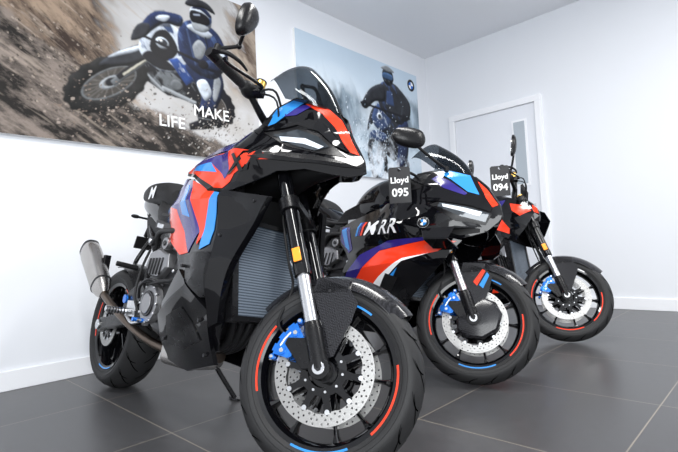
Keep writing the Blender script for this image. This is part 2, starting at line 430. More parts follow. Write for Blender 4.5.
def bars(root,M,z,x,hw,zin,clip=False,guards=True,dash=True):
    g=G()
    if not clip:
        g.tube([(x,-hw,z),(x+.04,-hw*.62,z+.005),(x+.075,-.13,zin),(x+.08,0,zin-.01),(x+.075,.13,zin),(x+.04,hw*.62,z+.005),(x,hw,z)],[.011,.011,.015,.015,.015,.011,.011],SAT,14)
        for y in(-.05,.05): g.cyl((x+.08,y,zin-.09),(x+.08,y,zin+.015),.02,SAT)
    else:
        g.tube([(x,-hw,z),(x+.035,-.1,z+.02),(x+.05,0,z+.02),(x+.035,.1,z+.02),(x,hw,z)],.011,SAT,14)
    g.box((x+.15,0,zin+.01),(.02,.15,.09),PLA,Matrix.Rotation(-.5,3,'Y'))
    h=g.obj('handlebar',root,'black handlebar',M=M,bevel=.001)
    for sd in(-1,1):
        g=G(); a=V((x,sd*hw,z)); b=V((x+.04,sd*(hw-.15),z+.006)); d=(b-a).normalized()
        g.tube([a+d*.01,a+d*.02,b-d*.004,b],[.018,.0175,.0175,.022],RUB,18,smooth=False)
        for i in range(14): 
            p=a+d*(.02+i*.0085); g.cyl(p,p+d*.003,.0188,RUB,n=18)
        g.cyl(a-d*.028,a+d*.01,.0185,SAT)
        g.obj('grip',h)
        g=G(); q=b+d*.03
        g.ell(q,(.030,.042,.030),PLA,16,8); g.box(q+V((-.02,0,.008)),(.02,.03,.018),PLA); g.cyl(q+V((-.03,sd*.005,.012)),q+V((-.034,sd*.005,.012)),.006,RED,n=10)
        g.box(q+V((.03,-sd*.01,.0)),(.05,.045,.03),SAT)
        g.obj('switch_housing',h,bevel=.003)
        g=G(); p=q+V((.035,0,0))
        g.cyl(q+V((.01,0,0)),p,.014,SAT)
        g.tube([p,p+V((.03,sd*.03,-.004)),a+V((.05,-sd*.03,-.01)),a+V((.045,sd*.004,-.012))],[.009,.0065,.006,.007],SAT,10)
        g.obj('brake_lever' if sd<0 else 'clutch_lever',h)
        if guards:
            g=G(); g.tube([a-d*.02,a+V((.05,sd*.02,0)),a+V((.085,-sd*.02,0)),a+V((.095,-sd*.07,0))],[.008,.008,.007,.004],PLA,10); g.obj('lever_guard',h)
        g=G(); p=q+V((.02,-sd*.035,.045))
        g.cyl(p-V((0,0,.02)),p+V((0,0,.018)),.020,GLD if sd<0 else PLA); g.cyl(p+V((0,0,.018)),p+V((0,0,.024)),.021,PLA); g.cyl(p-V((0,0,.05)),p,.006,PLA)
        g.obj('brake_fluid_reservoir',h,'small fluid reservoir')
    g=G()
    for sd in(-1,1):
        q=V((x+.06,sd*(hw-.19),z)); g.tube([q,q+V((.08,-sd*.03,.03)),(x+.16,sd*.09,zin-.06),(x+.10,sd*.05,zin-.22)],.0045,PLA,8)
        g.tube([q,q+V((.10,-sd*.02,-.02)),(x+.15,sd*.10,zin-.12),(x+.08,sd*.06,zin-.26)],.004,PLA,8)
    g.obj('cable',h)
    return h
def engine(root,ex=-.80,cr=.10,yo=.15):
    g=G()
    g.loft(smooth_rings([(-.50,.10,.42,.62),(-.55,.14,.36,.72),(-.70,yo,.30,.74),(-.85,yo,.30,.70),(-.98,yo*.95,.33,.64),(-1.03,.09,.38,.54)],4,24,4),DKM)
    g.loft([ring(-.52,.16,.60,.92,20,4),ring(-.60,.165,.60,.95,20,4),ring(-.74,.16,.62,.93,20,4),ring(-.78,.14,.65,.88,20,4)],ALU)
    for x in(-.54,-.58,-.62,-.66,-.70): g.box((x,0,.70),(.008,.34,.14),DKM)
    for y,sg in((-yo,-1),(yo,1)):
        g.cyl((ex,y,.46),(ex,y+sg*.03,.46),cr,ALU,cr*.93,n=40); g.cyl((ex,y+sg*.03,.46),(ex,y+sg*.036,.46),cr*.65,DKM,n=40); g.cyl((ex,y+sg*.036,.46),(ex,y+sg*.04,.46),cr*.5,ALU,n=40)
        for i in range(12):
            a=i*math.pi/6; g.cyl((ex+math.cos(a)*cr*.93,y+sg*.02,.46+math.sin(a)*cr*.93),(ex+math.cos(a)*cr*.93,y+sg*.034,.46+math.sin(a)*cr*.93),.006,SIL,n=8)
        g.cyl((-.62,y,.43),(-.62,y+sg*.03,.43),.068,ALU,.06,n=32)
        g.loft([[V((ex-.0+dx*s,y+sg*yy,.625+dz*s)) for dx,dz in((.11,.05),(.12,-.01),(.05,-.055),(-.06,-.045),(-.10,.0),(-.07,.06),(.02,.08))] for yy,s in((-.02,1),(.022,.97),(.030,.85))],ALU)
        for i in range(5): g.box((ex-.05+i*.03,y+sg*.032,.62),(.006,.008,.075),DKM,Matrix.Rotation(.25,3,'Y'))
        g.cyl((ex+.10,y+sg*.01,.715),(ex+.10,y+sg*.045,.715),.026,ALU,n=20); g.cyl((ex+.10,y+sg*.045,.715),(ex+.10,y+sg*.05,.715),.012,DKM,n=12)
        g.cyl((ex-.06,y+sg*.0,.735),(ex-.06,y+sg*.04,.735),.022,DKM,n=20); g.cyl((ex-.06,y+sg*.04,.735),(ex-.06,y+sg*.045,.735),.012,SIL,n=12)
        g.box((ex+.02,y+sg*.01,.80),(.16,.04,.035),DKM,Matrix.Rotation(.2,3,'Y')); g.box((ex+.0,y+sg*.032,.80),(.06,.008,.02),SIL,Matrix.Rotation(.2,3,'Y'))
        for i in range(5): g.cyl((-.56-i*.05,y,.60+.01*(i%2)),(-.56-i*.05,y+sg*.02,.60+.01*(i%2)),.008,SIL,n=8)
        g.tube([(-.55,y,.62),(-.65,y+sg*.03,.57),(-.78,y+sg*.04,.555),(-.95,y+sg*.035,.55),(-1.0,y+sg*.02,.62)],.009,PLA,10)
        g.tube([(-.60,y,.80),(-.75,y+sg*.03,.77),(-.92,y+sg*.03,.77),(-.99,y+sg*.01,.70)],.012,RUB,10)
        g.tube([(-.70,y,.86),(-.82,y+sg*.02,.84),(-.96,y+sg*.01,.86)],.008,RUB,8)
        g.tube([(ex-.10,y,.38),(ex-.13,y+sg*.035,.48),(ex-.13,y+sg*.03,.60),(ex-.09,y+sg*.02,.70)],.006,RUB,8)
        g.tube([(ex+.06,y,.54),(ex+.02,y+sg*.05,.56),(ex-.06,y+sg*.05,.53),(ex-.10,y+sg*.03,.48)],.007,DKM,8)
        g.box((-.72,y+sg*.012,.83),(.10,.03,.05),SIL)
    g.obj('engine',root,'cast grey engine block with round covers',bevel=.002)
def radiator(root,x0,z0,z1,w):
    g=G(); R=Matrix.Rotation(-.22,3,'Y'); c=V((x0,0,(z0+z1)/2)); h=(z1-z0)
    g.box(c,(.03,2*w,h),RAD,R)
    for sd in(-1,1): g.box(c+V((0,sd*(w+.012),0)),(.04,.024,h+.01),SAT,R)
    for q in(-.5,.5): g.box(c+R@V((0,0,q*(h+.015))),(.04,2*w+.048,.018),SAT,R)
    g.tube([c+R@V((-.02,-w,h/2)),c+R@V((-.07,-w-.01,h*.35)),c+V((-.18,-w*.8,.02))],.018,RUB,12)
    for i in range(4): 
        y=-.075+.05*i; g.tube([(x0-.14,y,.62),(x0-.10,y,.5),(x0-.11,y*.8,.42),(x0-.18,y*.5,.33),(x0-.36,y*.4,.28)],.016,DKM,12)
    g.obj('radiator',root,'grey finned radiator with header pipes')
def frame(root,wb):
    g=G()
    for sd in(-1,1):
        for P in([(-.42,1.02),(-.40,.90),(-.58,.84),(-.80,.68),(-.93,.52),(-.98,.36),(-1.05,.36),(-1.06,.55),(-.98,.76),(-.82,.92),(-.6,.99)],):
            g.ext(P,sd*.135,sd*.160,SAT)
        g.tube([(-.90,sd*.11,.86),(-1.2,sd*.10,.93),(-1.46,sd*.06,.99)],.014,SAT,10)
        g.tube([(-1.0,sd*.12,.66),(-1.2,sd*.11,.78),(-1.40,sd*.07,.93)],.013,SAT,10)
        g.ext([(-.98,.80),(-1.02,.64),(-1.14,.66),(-1.30,.80),(-1.34,.90),(-1.15,.88)],sd*.085,sd*.105,PLA)
        g.tube([(-1.22,sd*.11,.78),(-1.26,sd*.15,.66),(-1.20,sd*.17,.62)],.011,SAT,10); g.cyl((-1.20,sd*.16,.62),(-1.21,sd*.26,.63),.012,PLA)
        g.ext([(-1.02,.52),(-1.08,.56),(-1.20,.50),(-1.24,.42),(-1.16,.38),(-1.08,.42)],sd*.165,sd*.185,SAT)
    g.cyl((-1.02,-.19,.43),(-1.02,.19,.43),.03,DKM)
    g.obj('frame',root,'black twin spar frame',bevel=.003)
    for sd in(-1,1):
        g=G(); g.cyl((-1.16,sd*.19,.415),(-1.165,sd*.285,.42),.013,SIL,n=12)
        for i in range(6): g.cyl((-1.16,sd*(.205+i*.013),.416),(-1.16,sd*(.209+i*.013),.416),.0155,DKM,n=12)
        g.box((-1.10,sd*.195,.43),(.10,.008,.07),SIL)
        g.tube([(-1.14,sd*.20,.40),(-1.05,sd*.205,.37),(-.95,sd*.205,.385),(-.935,sd*.235,.388)],.007,SIL,10)
        g.cyl((-.94,sd*.205,.386),(-.94,sd*.25,.39),.009,BLU,n=12)
        g.cyl((-1.19,sd*.19,.47),(-1.19,sd*.20,.47),.02,BLU,n=16)
        g.obj('footpeg',root,'silver footpeg with pedal')
    g=G()
    for sd in(-1,1):
        rs=[]
        for t in range(9):
            u=t/8; x=-1.0+( -wb+1.0)*u; z=.43+(.325-.43)*u; y=sd*(.085+.045*min(1,u*2)); hh=.055-.028*u+ (.012 if u>.9 else 0); ww=.022
            rs.append([V((x,y+ww*a,z+hh*b)) for a,b in((1,-.8),(1,.8),(.6,1),(-.6,1),(-1,.8),(-1,-.8),(-.6,-1),(.6,-1))])
        g.loft(rs,SAT); g.cyl((-wb,sd*.12,.325),(-wb,sd*.160,.325),.026,SIL,n=24); g.box((-wb,sd*.145,.325),(.09,.012,.05),SAT)
    g.box((-1.12,0,.43),(.12,.22,.08),SAT)
    g.cyl((-1.14,0,.50),(-1.02,0,.78),.03,DKM)
    for i in range(8): 
        p=V((-1.14,0,.50)).lerp(V((-1.02,0,.78)),.1+i*.1); g.cyl(p,p+V((.004,0,.010)),.043,BLU if i%2 else SAT,n=20)
    g.ext([(-wb-.09,.325),(-wb-.07,.39),(-wb,.415),(-1.0,.48),(-1.0,.455),(-wb,.40),(-wb-.05,.375),(-wb-.075,.325)],.098,.112,DKM)
    g.lathe((-wb,.105,.325),[(.05,-.004),(.10,-.003),(.10,.003),(.05,.004)],DKM,40)
    g.lathe((-wb,-.112,.325),[(.075,-.02),(.118,-.018),(.118,.018),(.075,.02)],DKM,10,math.radians(50),math.radians(85))
    g.obj('swingarm',root,'black rear swingarm with shock absorber',bevel=.002)
    g=G(); rings=[]
    for i in range(15):
        a=math.radians(20+75*i/14); rr=.345; rings.append([V((-wb+math.cos(a)*(rr-.03*abs(u)**2-q),u*(.10-q),.325+math.sin(a)*(rr-.03*abs(u)**2-q))) for q,us in((0,(-1,-.5,0,.5,1)),(.004,(1,.5,0,-.5,-1))) for u in us])
    g.loft(rings,SAT); g.obj('rear_hugger',root,'black rear wheel hugger')
    g=G(); g.tube([(-.93,.10,.30),(-.90,.18,.18),(-.86,.262,.065)],.011,SAT,10); g.box((-.86,.272,.058),(.07,.04,.010),SAT,Matrix.Rotation(-.18,3,'X'))
    g.obj('kickstand',root,'folding side stand')
def exhaust(root,a,b,r,mt,y=-.20):
    g=G(); a=V((a[0],y,a[1]));b=V((b[0],y-.03,b[1])); d=(b-a).normalized()
    g.tube([(-.62,0,.28),(-.85,-.03,.26),(-1.05,-.10,.29),(-1.25,y*.85,.38),a],[.028,.026,.020,.017,.018],BRZ,18)
    g.loft([ring(-.72,.06,.22,.31,20,4),ring(-.76,.11,.205,.32,20,4),ring(-.92,.11,.205,.32,20,4),ring(-.98,.06,.23,.31,20,4)],TIT)
    up=V((0,1,0)); s_=d.cross(up).normalized(); L=(b-a).length; rings=[]
    for t,q in((0,.45),(.08,.75),(.2,1),(.85,1.08),(.97,1.0),(1.0,.9),(1.0,.6),(.93,.55)):
        p=a+d*L*t; rings.append([p+(up*math.copysign(abs(math.cos(k*math.pi/14))**.75,math.cos(k*math.pi/14))*.8+s_*math.copysign(abs(math.sin(k*math.pi/14))**.75,math.sin(k*math.pi/14))*1.15)*r*q for k in range(28)])
    g.loft(rings,mt)
    g.loft([[a+d*L*t+(v-(a+d*L*.97))*1.03 for v in rings[4]] for t in(.94,.985)],DKM)
    g.loft([[a+d*L*t+(v-(a+d*L*.2))*1.03 for v in rings[2]] for t in(.19,.22)],DKM)
    g.box(a+d*L*.4+V((.0,.03,.06)),(.03,.03,.10),SAT)
    g.obj('exhaust',root,'brushed titanium silencer with dark pipe',bevel=.0015)
def tail(root,keys,seatk,pillion=None,light=(-1.6,1.04),plate=True,mark=None):
    g=G(); g.loft(smooth_rings(keys,4,24,3.2),BLK)
    t=g.obj('tail_fairing',root,'gloss black tail unit')
    x,z=light; g=G(); g.box((x-.005,0,z),(.02,.07,.018),REDL); g.obj('tail_light',t,'slim red tail light',bevel=.004)
    if plate:
        g=G(); g.tube([(x+.14,0,z-.05),(x+.06,0,z-.12),(x+.0,0,z-.19)],[.025,.016,.012],PLA,12); g.box((x-.005,0,z-.23),(.008,.10,.07),PLA,Matrix.Rotation(.35,3,'Y'))
        for sd in(-1,1): g.tube([(x+.06,0,z-.10),(x+.06,sd*.09,z-.10)],.006,PLA,8); g.ell((x+.06,sd*.10,z-.10),(.018,.024,.011),PLA,12,8)
        g.obj('plate_holder',t,'black rear plate bracket with indicators')
    g=G(); g.loft(smooth_rings(seatk,4,24,3.0),SEAT)
    if pillion: g.loft(smooth_rings(pillion,4,24,3.0),SEAT)
    if mark:
        for tx,mx,mz,sz,my,mt in mark: g.text(tx,mx,mz,sz,lambda a,b:my,mt,0,sh=.3,bold=.03)
    g.obj('seat',root,'black vinyl seat')
def screen(root,bc,be,tc_,te,drop=.05,bulge=.02):
    g=G(); nu,nv=18,12; vs=[]; bc,be,tc_,te=map(V,(bc,be,tc_,te))
    for off in(0,.004):
        for j in range(nv+1):
            v=j/nv; c=bc.lerp(tc_,v); e=be.lerp(te,v); c+=V((bulge,0,.0))*math.sin(v*math.pi); e=e+V((.0,.012,0))*math.sin(v*math.pi)
            for i in range(nu+1):
                u=-1+2*i/nu; q=abs(u)**1.8
                top=-(drop*abs(u)**3)*(v**3)
                vs.append(V((c.x+(e.x-c.x)*q-off,-u*e.y,c.z+(e.z-c.z)*q+top)))
    K=(nu+1)*(nv+1); fs=[]
    for j in range(nv):
        for i in range(nu):
            a=j*(nu+1)+i; f=(a,a+1,a+nu+2,a+nu+1); fs.append(f); fs.append(tuple(k+K for k in f)[::-1])
    bd=[i for i in range(nu+1)]+[j*(nu+1)+nu for j in range(1,nv+1)]+[nv*(nu+1)+i for i in range(nu-1,-1,-1)]+[j*(nu+1) for j in range(nv-1,0,-1)]
    for i in range(len(bd)): a,b=bd[i],bd[(i+1)%len(bd)]; fs.append((a,b,b+K,a+K))
    g.add(vs,fs,TNT)
    return g.obj('windscreen',root,'smoked transparent windscreen',ang=60)
def roundel(g,x,z,r,yf,off=.004,sides=(-1,1)):
    def disc(ro,mt,o,a0=0,a1=360,ri=0):
        for sd in sides:
            n=24; vs=[];
            for i in range(n+1):
                a=math.radians(a0+(a1-a0)*i/n)
                for rr in(ri,ro):
                    X=x+math.cos(a)*rr;Z=z+math.sin(a)*rr; vs.append((X,sd*(yf(X,Z)+off+o),Z))
            g.add(vs,[(2*i,2*i+1,2*i+3,2*i+2) for i in range(n)],mt)
    disc(r*1.05,SIL,0); disc(r,PLA,.0005)
    for k in range(4): disc(r*.6,(WHT,LBL)[k%2],.001,90*k,90*k+90)
    for i,ch in enumerate('BMW'):
        a=math.radians(130-40*i); 
        for sd in sides:
            if sd<0: g.text(ch,x+math.cos(a)*r*.8-r*.12,z+math.sin(a)*r*.8-r*.1,r*.36,yf,WHT,off+.0012,sides=(sd,))
def mroot(name,x,y,yaw,lean,label,sc=1):
    e=bpy.data.objects.new(name,None); col.objects.link(e); e.empty_display_size=.2
    e.matrix_world=Matrix.Translation((x,y,0))@Matrix.Rotation(yaw,4,'Z')@Matrix.Rotation(-lean,4,'X')@Matrix.Scale(sc,4)
    e['label']=label; e['category']='motorcycle'; e['group']='row of showroom motorcycles'
    return e
ARC1=[(150,205,RED),(-40,15,RED),(255,300,LBL),(60,100,LBL)]
# ======================================================= motorcycle 1 : tall crossover
def bike1():
    r=mroot('motorcycle',-1.140,1.022,math.radians(-.3),math.radians(12),'tall black, red and blue crossover motorcycle with upright bars',1.06)
    S=steerM(math.radians(31)); wb=1.60
    wheel(r,'front_wheel',0,True,S,ARC1,.060)
    wheel(r,'rear_wheel',-wb,False,None,[(150,200,RED),(20,60,RED),(250,290,LBL)],.095)
    fork(r,S,.84,True); fender(r,S)
    h=bars(r,S,1.225,-.515,.415,1.185)
    mirror(h,(-.41,-.455,1.345),(-.49,-.445,1.23),MOU1,-.25,joint=(-.45,-.395,1.290))
    mirror(h,(-.41,.455,1.345),(-.49,.445,1.23),[(-a,b) for a,b in MOU1],.25,joint=(-.45,.395,1.290))
    engine(r,-.92,.085,.175); radiator(r,-.36,.44,.79,.155); frame(r,wb)
    exhaust(r,(-1.46,.48),(-1.74,.73),.053,TIT,-.20)
    tail(r,[(-.94,.10,.76,.88),(-1.10,.12,.78,.95),(-1.30,.11,.87,1.01),(-1.47,.08,.95,1.04),(-1.57,.03,1.0,1.04)],
         [(-.78,.09,.86,.97),(-.86,.14,.82,.935),(-1.0,.165,.81,.915),(-1.11,.15,.83,.96),(-1.16,.12,.88,1.0)],
         [(-1.08,.11,.90,1.03),(-1.16,.13,.93,1.075),(-1.34,.125,.96,1.095),(-1.49,.085,1.0,1.085)],(-1.57,1.02),mark=[('M',-1.29,.985,.085,.1365,WHT)])
    Y=Surf([(.085,.955,.0),(.075,1.0,.003),(.02,1.08,.005),(-.04,1.18,.018),(.04,.95,.028),(-.02,1.06,.04),(-.05,.965,.065),(-.12,1.21,.052),(-.13,1.0,.10),(-.16,1.11,.082),(-.24,1.27,.075),(-.30,1.24,.105),(-.30,1.1,.165),(-.3,.99,.20),(-.3,.89,.17),(-.5,1.13,.14),(-.5,1.02,.225),(-.5,.92,.225),(-.8,1.1,.13),(-.8,.95,.20),(-.95,.9,.165),(-.3,.6,.205),(-.38,.35,.17),(-.6,.6,.235),(-.6,.33,.18),(-.6,.24,.14),(-.8,.5,.205),(-.82,.34,.16)],
        folds=[(.09,.965,-.34,1.04,.38),(-.34,1.04,-.82,1.04,.32),(-.04,1.17,-.34,1.14,.25),(-.34,.86,-.95,.88,.28),(-.38,.38,-.40,.86,.20),(-.46,.56,-.84,.38,.25),(-.62,.96,-.50,.70,.18)])
    g=G()
    g.panel([(.09,.945),(.078,.99),(.02,1.075),(-.04,1.175),(-.12,1.235),(-.24,1.28),(-.31,1.24),(-.36,1.16),(-.52,1.13),(-.72,1.12),(-.83,1.08),(-.80,1.02),(-.62,.97),(-.50,.90),(-.38,.885),(-.32,.92),(-.22,.965),(-.12,.97),(-.02,.945),(.04,.935)],Y,BLK,step=.018)
    g.panel([(-.30,1.01),(-.20,1.035),(-.08,1.015),(.02,.985),(.075,.962),(.02,.965),(-.08,.985),(-.20,1.0)],Y,SAT,.008,.010,.018)
    g.panel([(-.31,1.15),(-.18,1.18),(-.09,1.145),(-.02,1.075),(.03,1.02),(-.03,1.055),(-.10,1.115),(-.18,1.145),(-.30,1.125)],Y,BLK,.009,.011,.014)
    g.decal([(-.18,1.255),(-.235,1.27),(-.30,1.23),(-.33,1.15),(-.29,1.155),(-.24,1.20)],Y,LBL)
    g.decal([(.062,1.01),(.02,1.07),(-.03,1.155),(-.09,1.21),(-.16,1.243),(-.18,1.237),(-.10,1.185),(-.05,1.13),(.0,1.06),(.035,1.02)],Y,RED)
    g.decal([(-.20,1.19),(-.15,1.225),(-.19,1.235),(-.235,1.215),(-.26,1.19)],Y,NVY)
    g.decal([(-.30,1.12),(-.18,1.14),(-.10,1.105),(-.03,1.05),(.03,1.0),(-.06,1.02),(-.20,1.06)],Y,SAT)
    g.decal([(-.26,1.108),(-.18,1.128),(-.10,1.095),(-.04,1.045),(-.09,1.035),(-.18,1.064)],Y,LGT,off=.006)
    g.decal([(-.235,1.100),(-.14,1.088),(-.06,1.048),(-.075,1.040),(-.14,1.066),(-.22,1.080)],Y,LED,off=.0085)
    g.decal([(-.18,1.01),(-.28,1.03),(-.42,1.05),(-.64,1.055),(-.79,1.03),(-.62,.985),(-.47,.91),(-.41,.90),(-.37,.955),(-.28,1.0)],Y,RED)
    g.decal([(-.40,1.04),(-.58,1.052),(-.70,1.048),(-.66,1.025),(-.52,1.02),(-.44,.96),(-.42,.94),(-.40,.96)],Y,NVY,off=.004)
    g.decal([(-.48,.975),(-.52,1.02),(-.66,1.025),(-.70,1.02),(-.60,.995)],Y,LBL,off=.0042)
    g.decal([(-.37,1.135),(-.52,1.115),(-.72,1.105),(-.80,1.075),(-.77,1.06),(-.62,1.07),(-.46,1.065),(-.37,1.08)],Y,NVY)
    g.text('XR',-.41,.955,.085,Y,BLK,.0065,sh=.6,bold=.04,wx=1.15,ang=.12)
    g.decal([(-.34,1.20),(-.345,1.17),(-.36,1.14),(-.31,1.11),(-.305,1.2)],Y,SAT,.004)
    g.obj('front_fairing',r,'gloss black beaked nose with blue and red flashes',ang=17)
    g=G()
    g.panel([(-.24,.875),(-.30,.62),(-.35,.42),(-.40,.32),(-.60,.27),(-.76,.30),(-.76,.40),(-.68,.52),(-.66,.60),(-.70,.68),(-.80,.70),(-.90,.76),(-.96,.88),(-.94,.96),(-.84,1.02),(-.64,.97),(-.52,.90)],Y,BLK,-.006)
    g.decal([(-.95,.95),(-.85,1.015),(-.80,1.005),(-.86,.88),(-.90,.79),(-.95,.88)],Y,LBL,-.003)
    g.decal([(-.80,1.005),(-.62,.955),(-.50,.74),(-.58,.665),(-.73,.85),(-.86,.88)],Y,NVY,-.0025)
    g.decal([(-.62,.957),(-.455,.892),(-.475,.72),(-.50,.69),(-.50,.74)],Y,RED,-.002)
    g.decal([(-.455,.892),(-.41,.882),(-.42,.69),(-.475,.67),(-.475,.72)],Y,LBL,-.0017)
    g.decal([(-.86,.88),(-.73,.85),(-.58,.665),(-.66,.66),(-.72,.69),(-.84,.74)],Y,RED,-.0022)
    g.decal([(-.86,.88),(-.84,.74),(-.90,.77)],Y,SAT,-.0020)
    g.decal([(-.74,.97),(-.66,.945),(-.58,.80),(-.66,.82)],Y,LBL,-.0012)
    g.panel([(-.385,.885),(-.235,.87),(-.30,.60),(-.345,.42),(-.385,.40),(-.37,.60)],Y,BLK,.020,.022)
    g.panel([(-.34,.62),(-.40,.66),(-.50,.66),(-.58,.65),(-.52,.56),(-.42,.50),(-.375,.50)],Y,SAT,.010,.012)
    g.panel([(-.39,.46),(-.42,.27),(-.60,.225),(-.80,.245),(-.84,.32),(-.76,.42),(-.66,.50),(-.60,.60),(-.52,.56),(-.44,.50)],Y,BLK,.014,.018)
    g.panel([(-.46,.35),(-.58,.31),(-.74,.31),(-.66,.42),(-.54,.46)],Y,SAT,.019,.008)
    for x,z in((-.44,.42),(-.76,.33),(-.55,.61),(-.36,.72),(-.45,.30),(-.27,.85)): g.cyl((x,-Y(x,z)-.026,z),(x,-Y(x,z)-.010,z),.006,DKM,n=10)
    roundel(g,-.88,.965,.022,Y,.0005)
    g.obj('side_fairing',r,'black side panels with blue, violet and red graphics',ang=17)
    g=G(); g.loft(smooth_rings([(-.36,.08,.94,1.07),(-.42,.12,.91,1.14),(-.55,.14,.89,1.165),(-.70,.13,.87,1.13),(-.82,.11,.83,1.02),(-.92,.08,.83,.93)],5,28,2.6),BLK)
    g.cyl((-.56,0,1.15),(-.565,0,1.175),.04,DKM)
    g.obj('fuel_tank',r,'gloss black fuel tank')
    g=G(); g.loft(smooth_rings([(.0,.01,.965,1.02),(-.08,.03,.955,1.10),(-.2,.06,.95,1.17),(-.34,.10,.93,1.10),(-.5,.12,.90,1.0)],4,20,3),PLA)
    g.loft([ring(-.42,.12,.60,.92,16,4),ring(-.6,.14,.30,.9,16,4),ring(-.8,.12,.30,.6,16,4)],PLA)
    g.obj('inner_cowl',r,'matte black inner cowling')
    screen(r,(-.06,0,1.195),(-.245,.115,1.26),(-.25,0,1.44),(-.35,.12,1.43),.07)
    g=G(); 
    for sd in(-1,1): g.tube([(-.14,sd*.05,1.20),(-.22,sd*.05,1.29),(-.25,sd*.04,1.35)],.008,PLA,8)
    g.tube([(-.25,-.05,1.34),(-.23,0,1.35),(-.25,.05,1.34)],.007,PLA,8)
    g.obj('windscreen_bracket',r)
    return r
# ======================================================= motorcycle 2 : superbike
def bike2():
    r=mroot('motorcycle.001',-1.218,2.189,math.radians(0),math.radians(11),'black superbike with white, violet and red race graphics and number card',1.04)
    S=steerM(math.radians(25)); wb=1.44
    wheel(r,'front_wheel',0,True,S,ARC1,.060)
    wheel(r,'rear_wheel',-wb,False,None,[(150,200,RED),(20,60,RED)],.095)
    fork(r,S,.72,True)
    fender(r,S,[([(-.02,.49),(.02,.56),(.035,.55),(.0,.47)],RED),([(.01,.475),(.043,.545),(.055,.53),(.03,.46)],LBL)])
    h=bars(r,S,.98,-.42,.31,1.0,True,True)
    engine(r,-.95,.06); radiator(r,-.36,.40,.70,.15); frame(r,wb)
    exhaust(r,(-1.2,.40),(-1.5,.60),.050,TIT,-.18)
    tail(r,[(-.92,.10,.80,.88),(-1.05,.11,.86,.98),(-1.25,.10,.95,1.08),(-1.40,.06,1.03,1.12),(-1.46,.03,1.07,1.11)],
         [(-.78,.09,.84,.93),(-.86,.13,.82,.89),(-.98,.15,.83,.885),(-1.08,.12,.86,.93)],
         [(-1.06,.09,.93,.99),(-1.14,.10,.98,1.06),(-1.28,.09,1.02,1.11),(-1.36,.06,1.05,1.12)],(-1.46,1.08))
    Y=Surf([(.135,.83,.0),(.12,.90,.008),(.05,1.0,.015),(-.04,1.08,.030),(.07,.75,.05),(.05,.87,.065),(-.05,.70,.145),(-.05,.92,.12),(-.12,1.06,.095),(-.28,1.08,.14),(-.2,.88,.19),(-.15,.61,.18),(-.3,.72,.245),(-.35,.45,.19),(-.4,.30,.14),(-.6,.65,.25),(-.6,.25,.15),(-.8,.78,.20),(-.85,.5,.20),(-.85,.25,.12),(-.42,.96,.19)],
        folds=[(.13,.83,-.40,.92,.34),(-.03,1.06,-.33,1.04,.25),(-.02,.70,-.34,.79,.28),(-.34,.79,-.82,.78,.28),(-.10,.61,-.70,.52,.30),(-.40,.32,-.90,.38,.2)])
    g=G()
    g.panel([(.138,.83),(.123,.895),(.055,1.0),(-.03,1.075),(-.16,1.115),(-.30,1.09),(-.38,.95),(-.33,.81),(-.17,.735),(-.03,.705),(.07,.75)],Y,BLK,step=.018)
    g.decal([(-.03,1.065),(-.15,1.105),(-.19,1.09),(-.11,1.04),(-.02,.965),(.03,.95)],Y,LBL)
    g.decal([(.118,.895),(.055,.985),(.01,1.03),(.06,.935),(.095,.88)],Y,RED)
    g.decal([(-.12,1.035),(-.18,1.065),(-.205,1.045),(-.14,.99),(-.03,.945),(-.02,.955)],Y,NVY)
    g.panel([(.095,.875),(.02,.90),(-.12,.925),(-.22,.935),(-.20,.915),(-.12,.905),(.02,.88),(.09,.855)],Y,BLK,.008,.009,.014)
    g.decal([(.10,.85),(.03,.88),(-.13,.91),(-.18,.89),(-.05,.80),(.07,.785)],Y,SAT)
    g.decal([(.088,.845),(.01,.872),(-.13,.900),(-.135,.875),(-.03,.825),(.07,.80)],Y,LGT,off=.005)
    g.decal([(.06,.850),(-.01,.868),(-.115,.890),(-.105,.873),(-.01,.845),(.05,.828)],Y,LED,off=.0075)
    g.decal([(.05,.765),(-.05,.775),(-.12,.75),(-.03,.725),(.05,.745)],Y,PLA)
    g.decal([(-.30,1.075),(-.35,.98),(-.26,.99),(-.22,1.08)],Y,SAT)
    roundel(g,-.200,.790,.028,Y,.004)
    g.obj('nose_fairing',r,'black nose with blue and red stripes and roundel',ang=17)
    g=G()
    E=[(-.02,.70),(-.11,.59),(-.20,.50),(-.30,.40),(-.36,.28),(-.55,.20),(-.85,.21),(-1.0,.30),(-.92,.42),(-.74,.46),(-.68,.60),(-.80,.70),(-.84,.82),(-.62,.87),(-.46,.92),(-.38,.92),(-.32,.805),(-.16,.73)]
    g.panel(E,Y,BLK,-.006)
    g.decal([(-.60,.49),(-.44,.64),(-.17,.70),(-.04,.695),(-.13,.64),(-.30,.60),(-.45,.50),(-.55,.42)],Y,RED,-.003)
    g.decal([(-.71,.47),(-.58,.62),(-.40,.695),(-.17,.715),(-.17,.702),(-.44,.643),(-.60,.493),(-.62,.44)],Y,NVY,-.003)
    g.decal([(-.55,.42),(-.45,.50),(-.30,.60),(-.17,.632),(-.30,.585),(-.43,.475),(-.51,.41)],Y,WHT,-.003)
    g.decal([(-.50,.41),(-.42,.475),(-.33,.55),(-.38,.48),(-.46,.40)],Y,LBL,-.003)
    g.decal([(-.80,.72),(-.70,.64),(-.67,.66),(-.72,.80),(-.80,.81)],Y,NVY,-.0035)
    g.decal([(-.80,.79),(-.755,.80),(-.70,.67),(-.70,.655),(-.74,.68)],Y,LBL,-.002)
    for k,mt in enumerate((LBL,NVY,RED)):
        x=-.645+k*.022; g.decal([(x,.735),(x+.016,.735),(x+.040,.815),(x+.024,.815)],Y,mt,-.0015)
    g.text('M',-.570,.735,.112,Y,WHT,.0,sh=.28,bold=.012,wx=1.05)
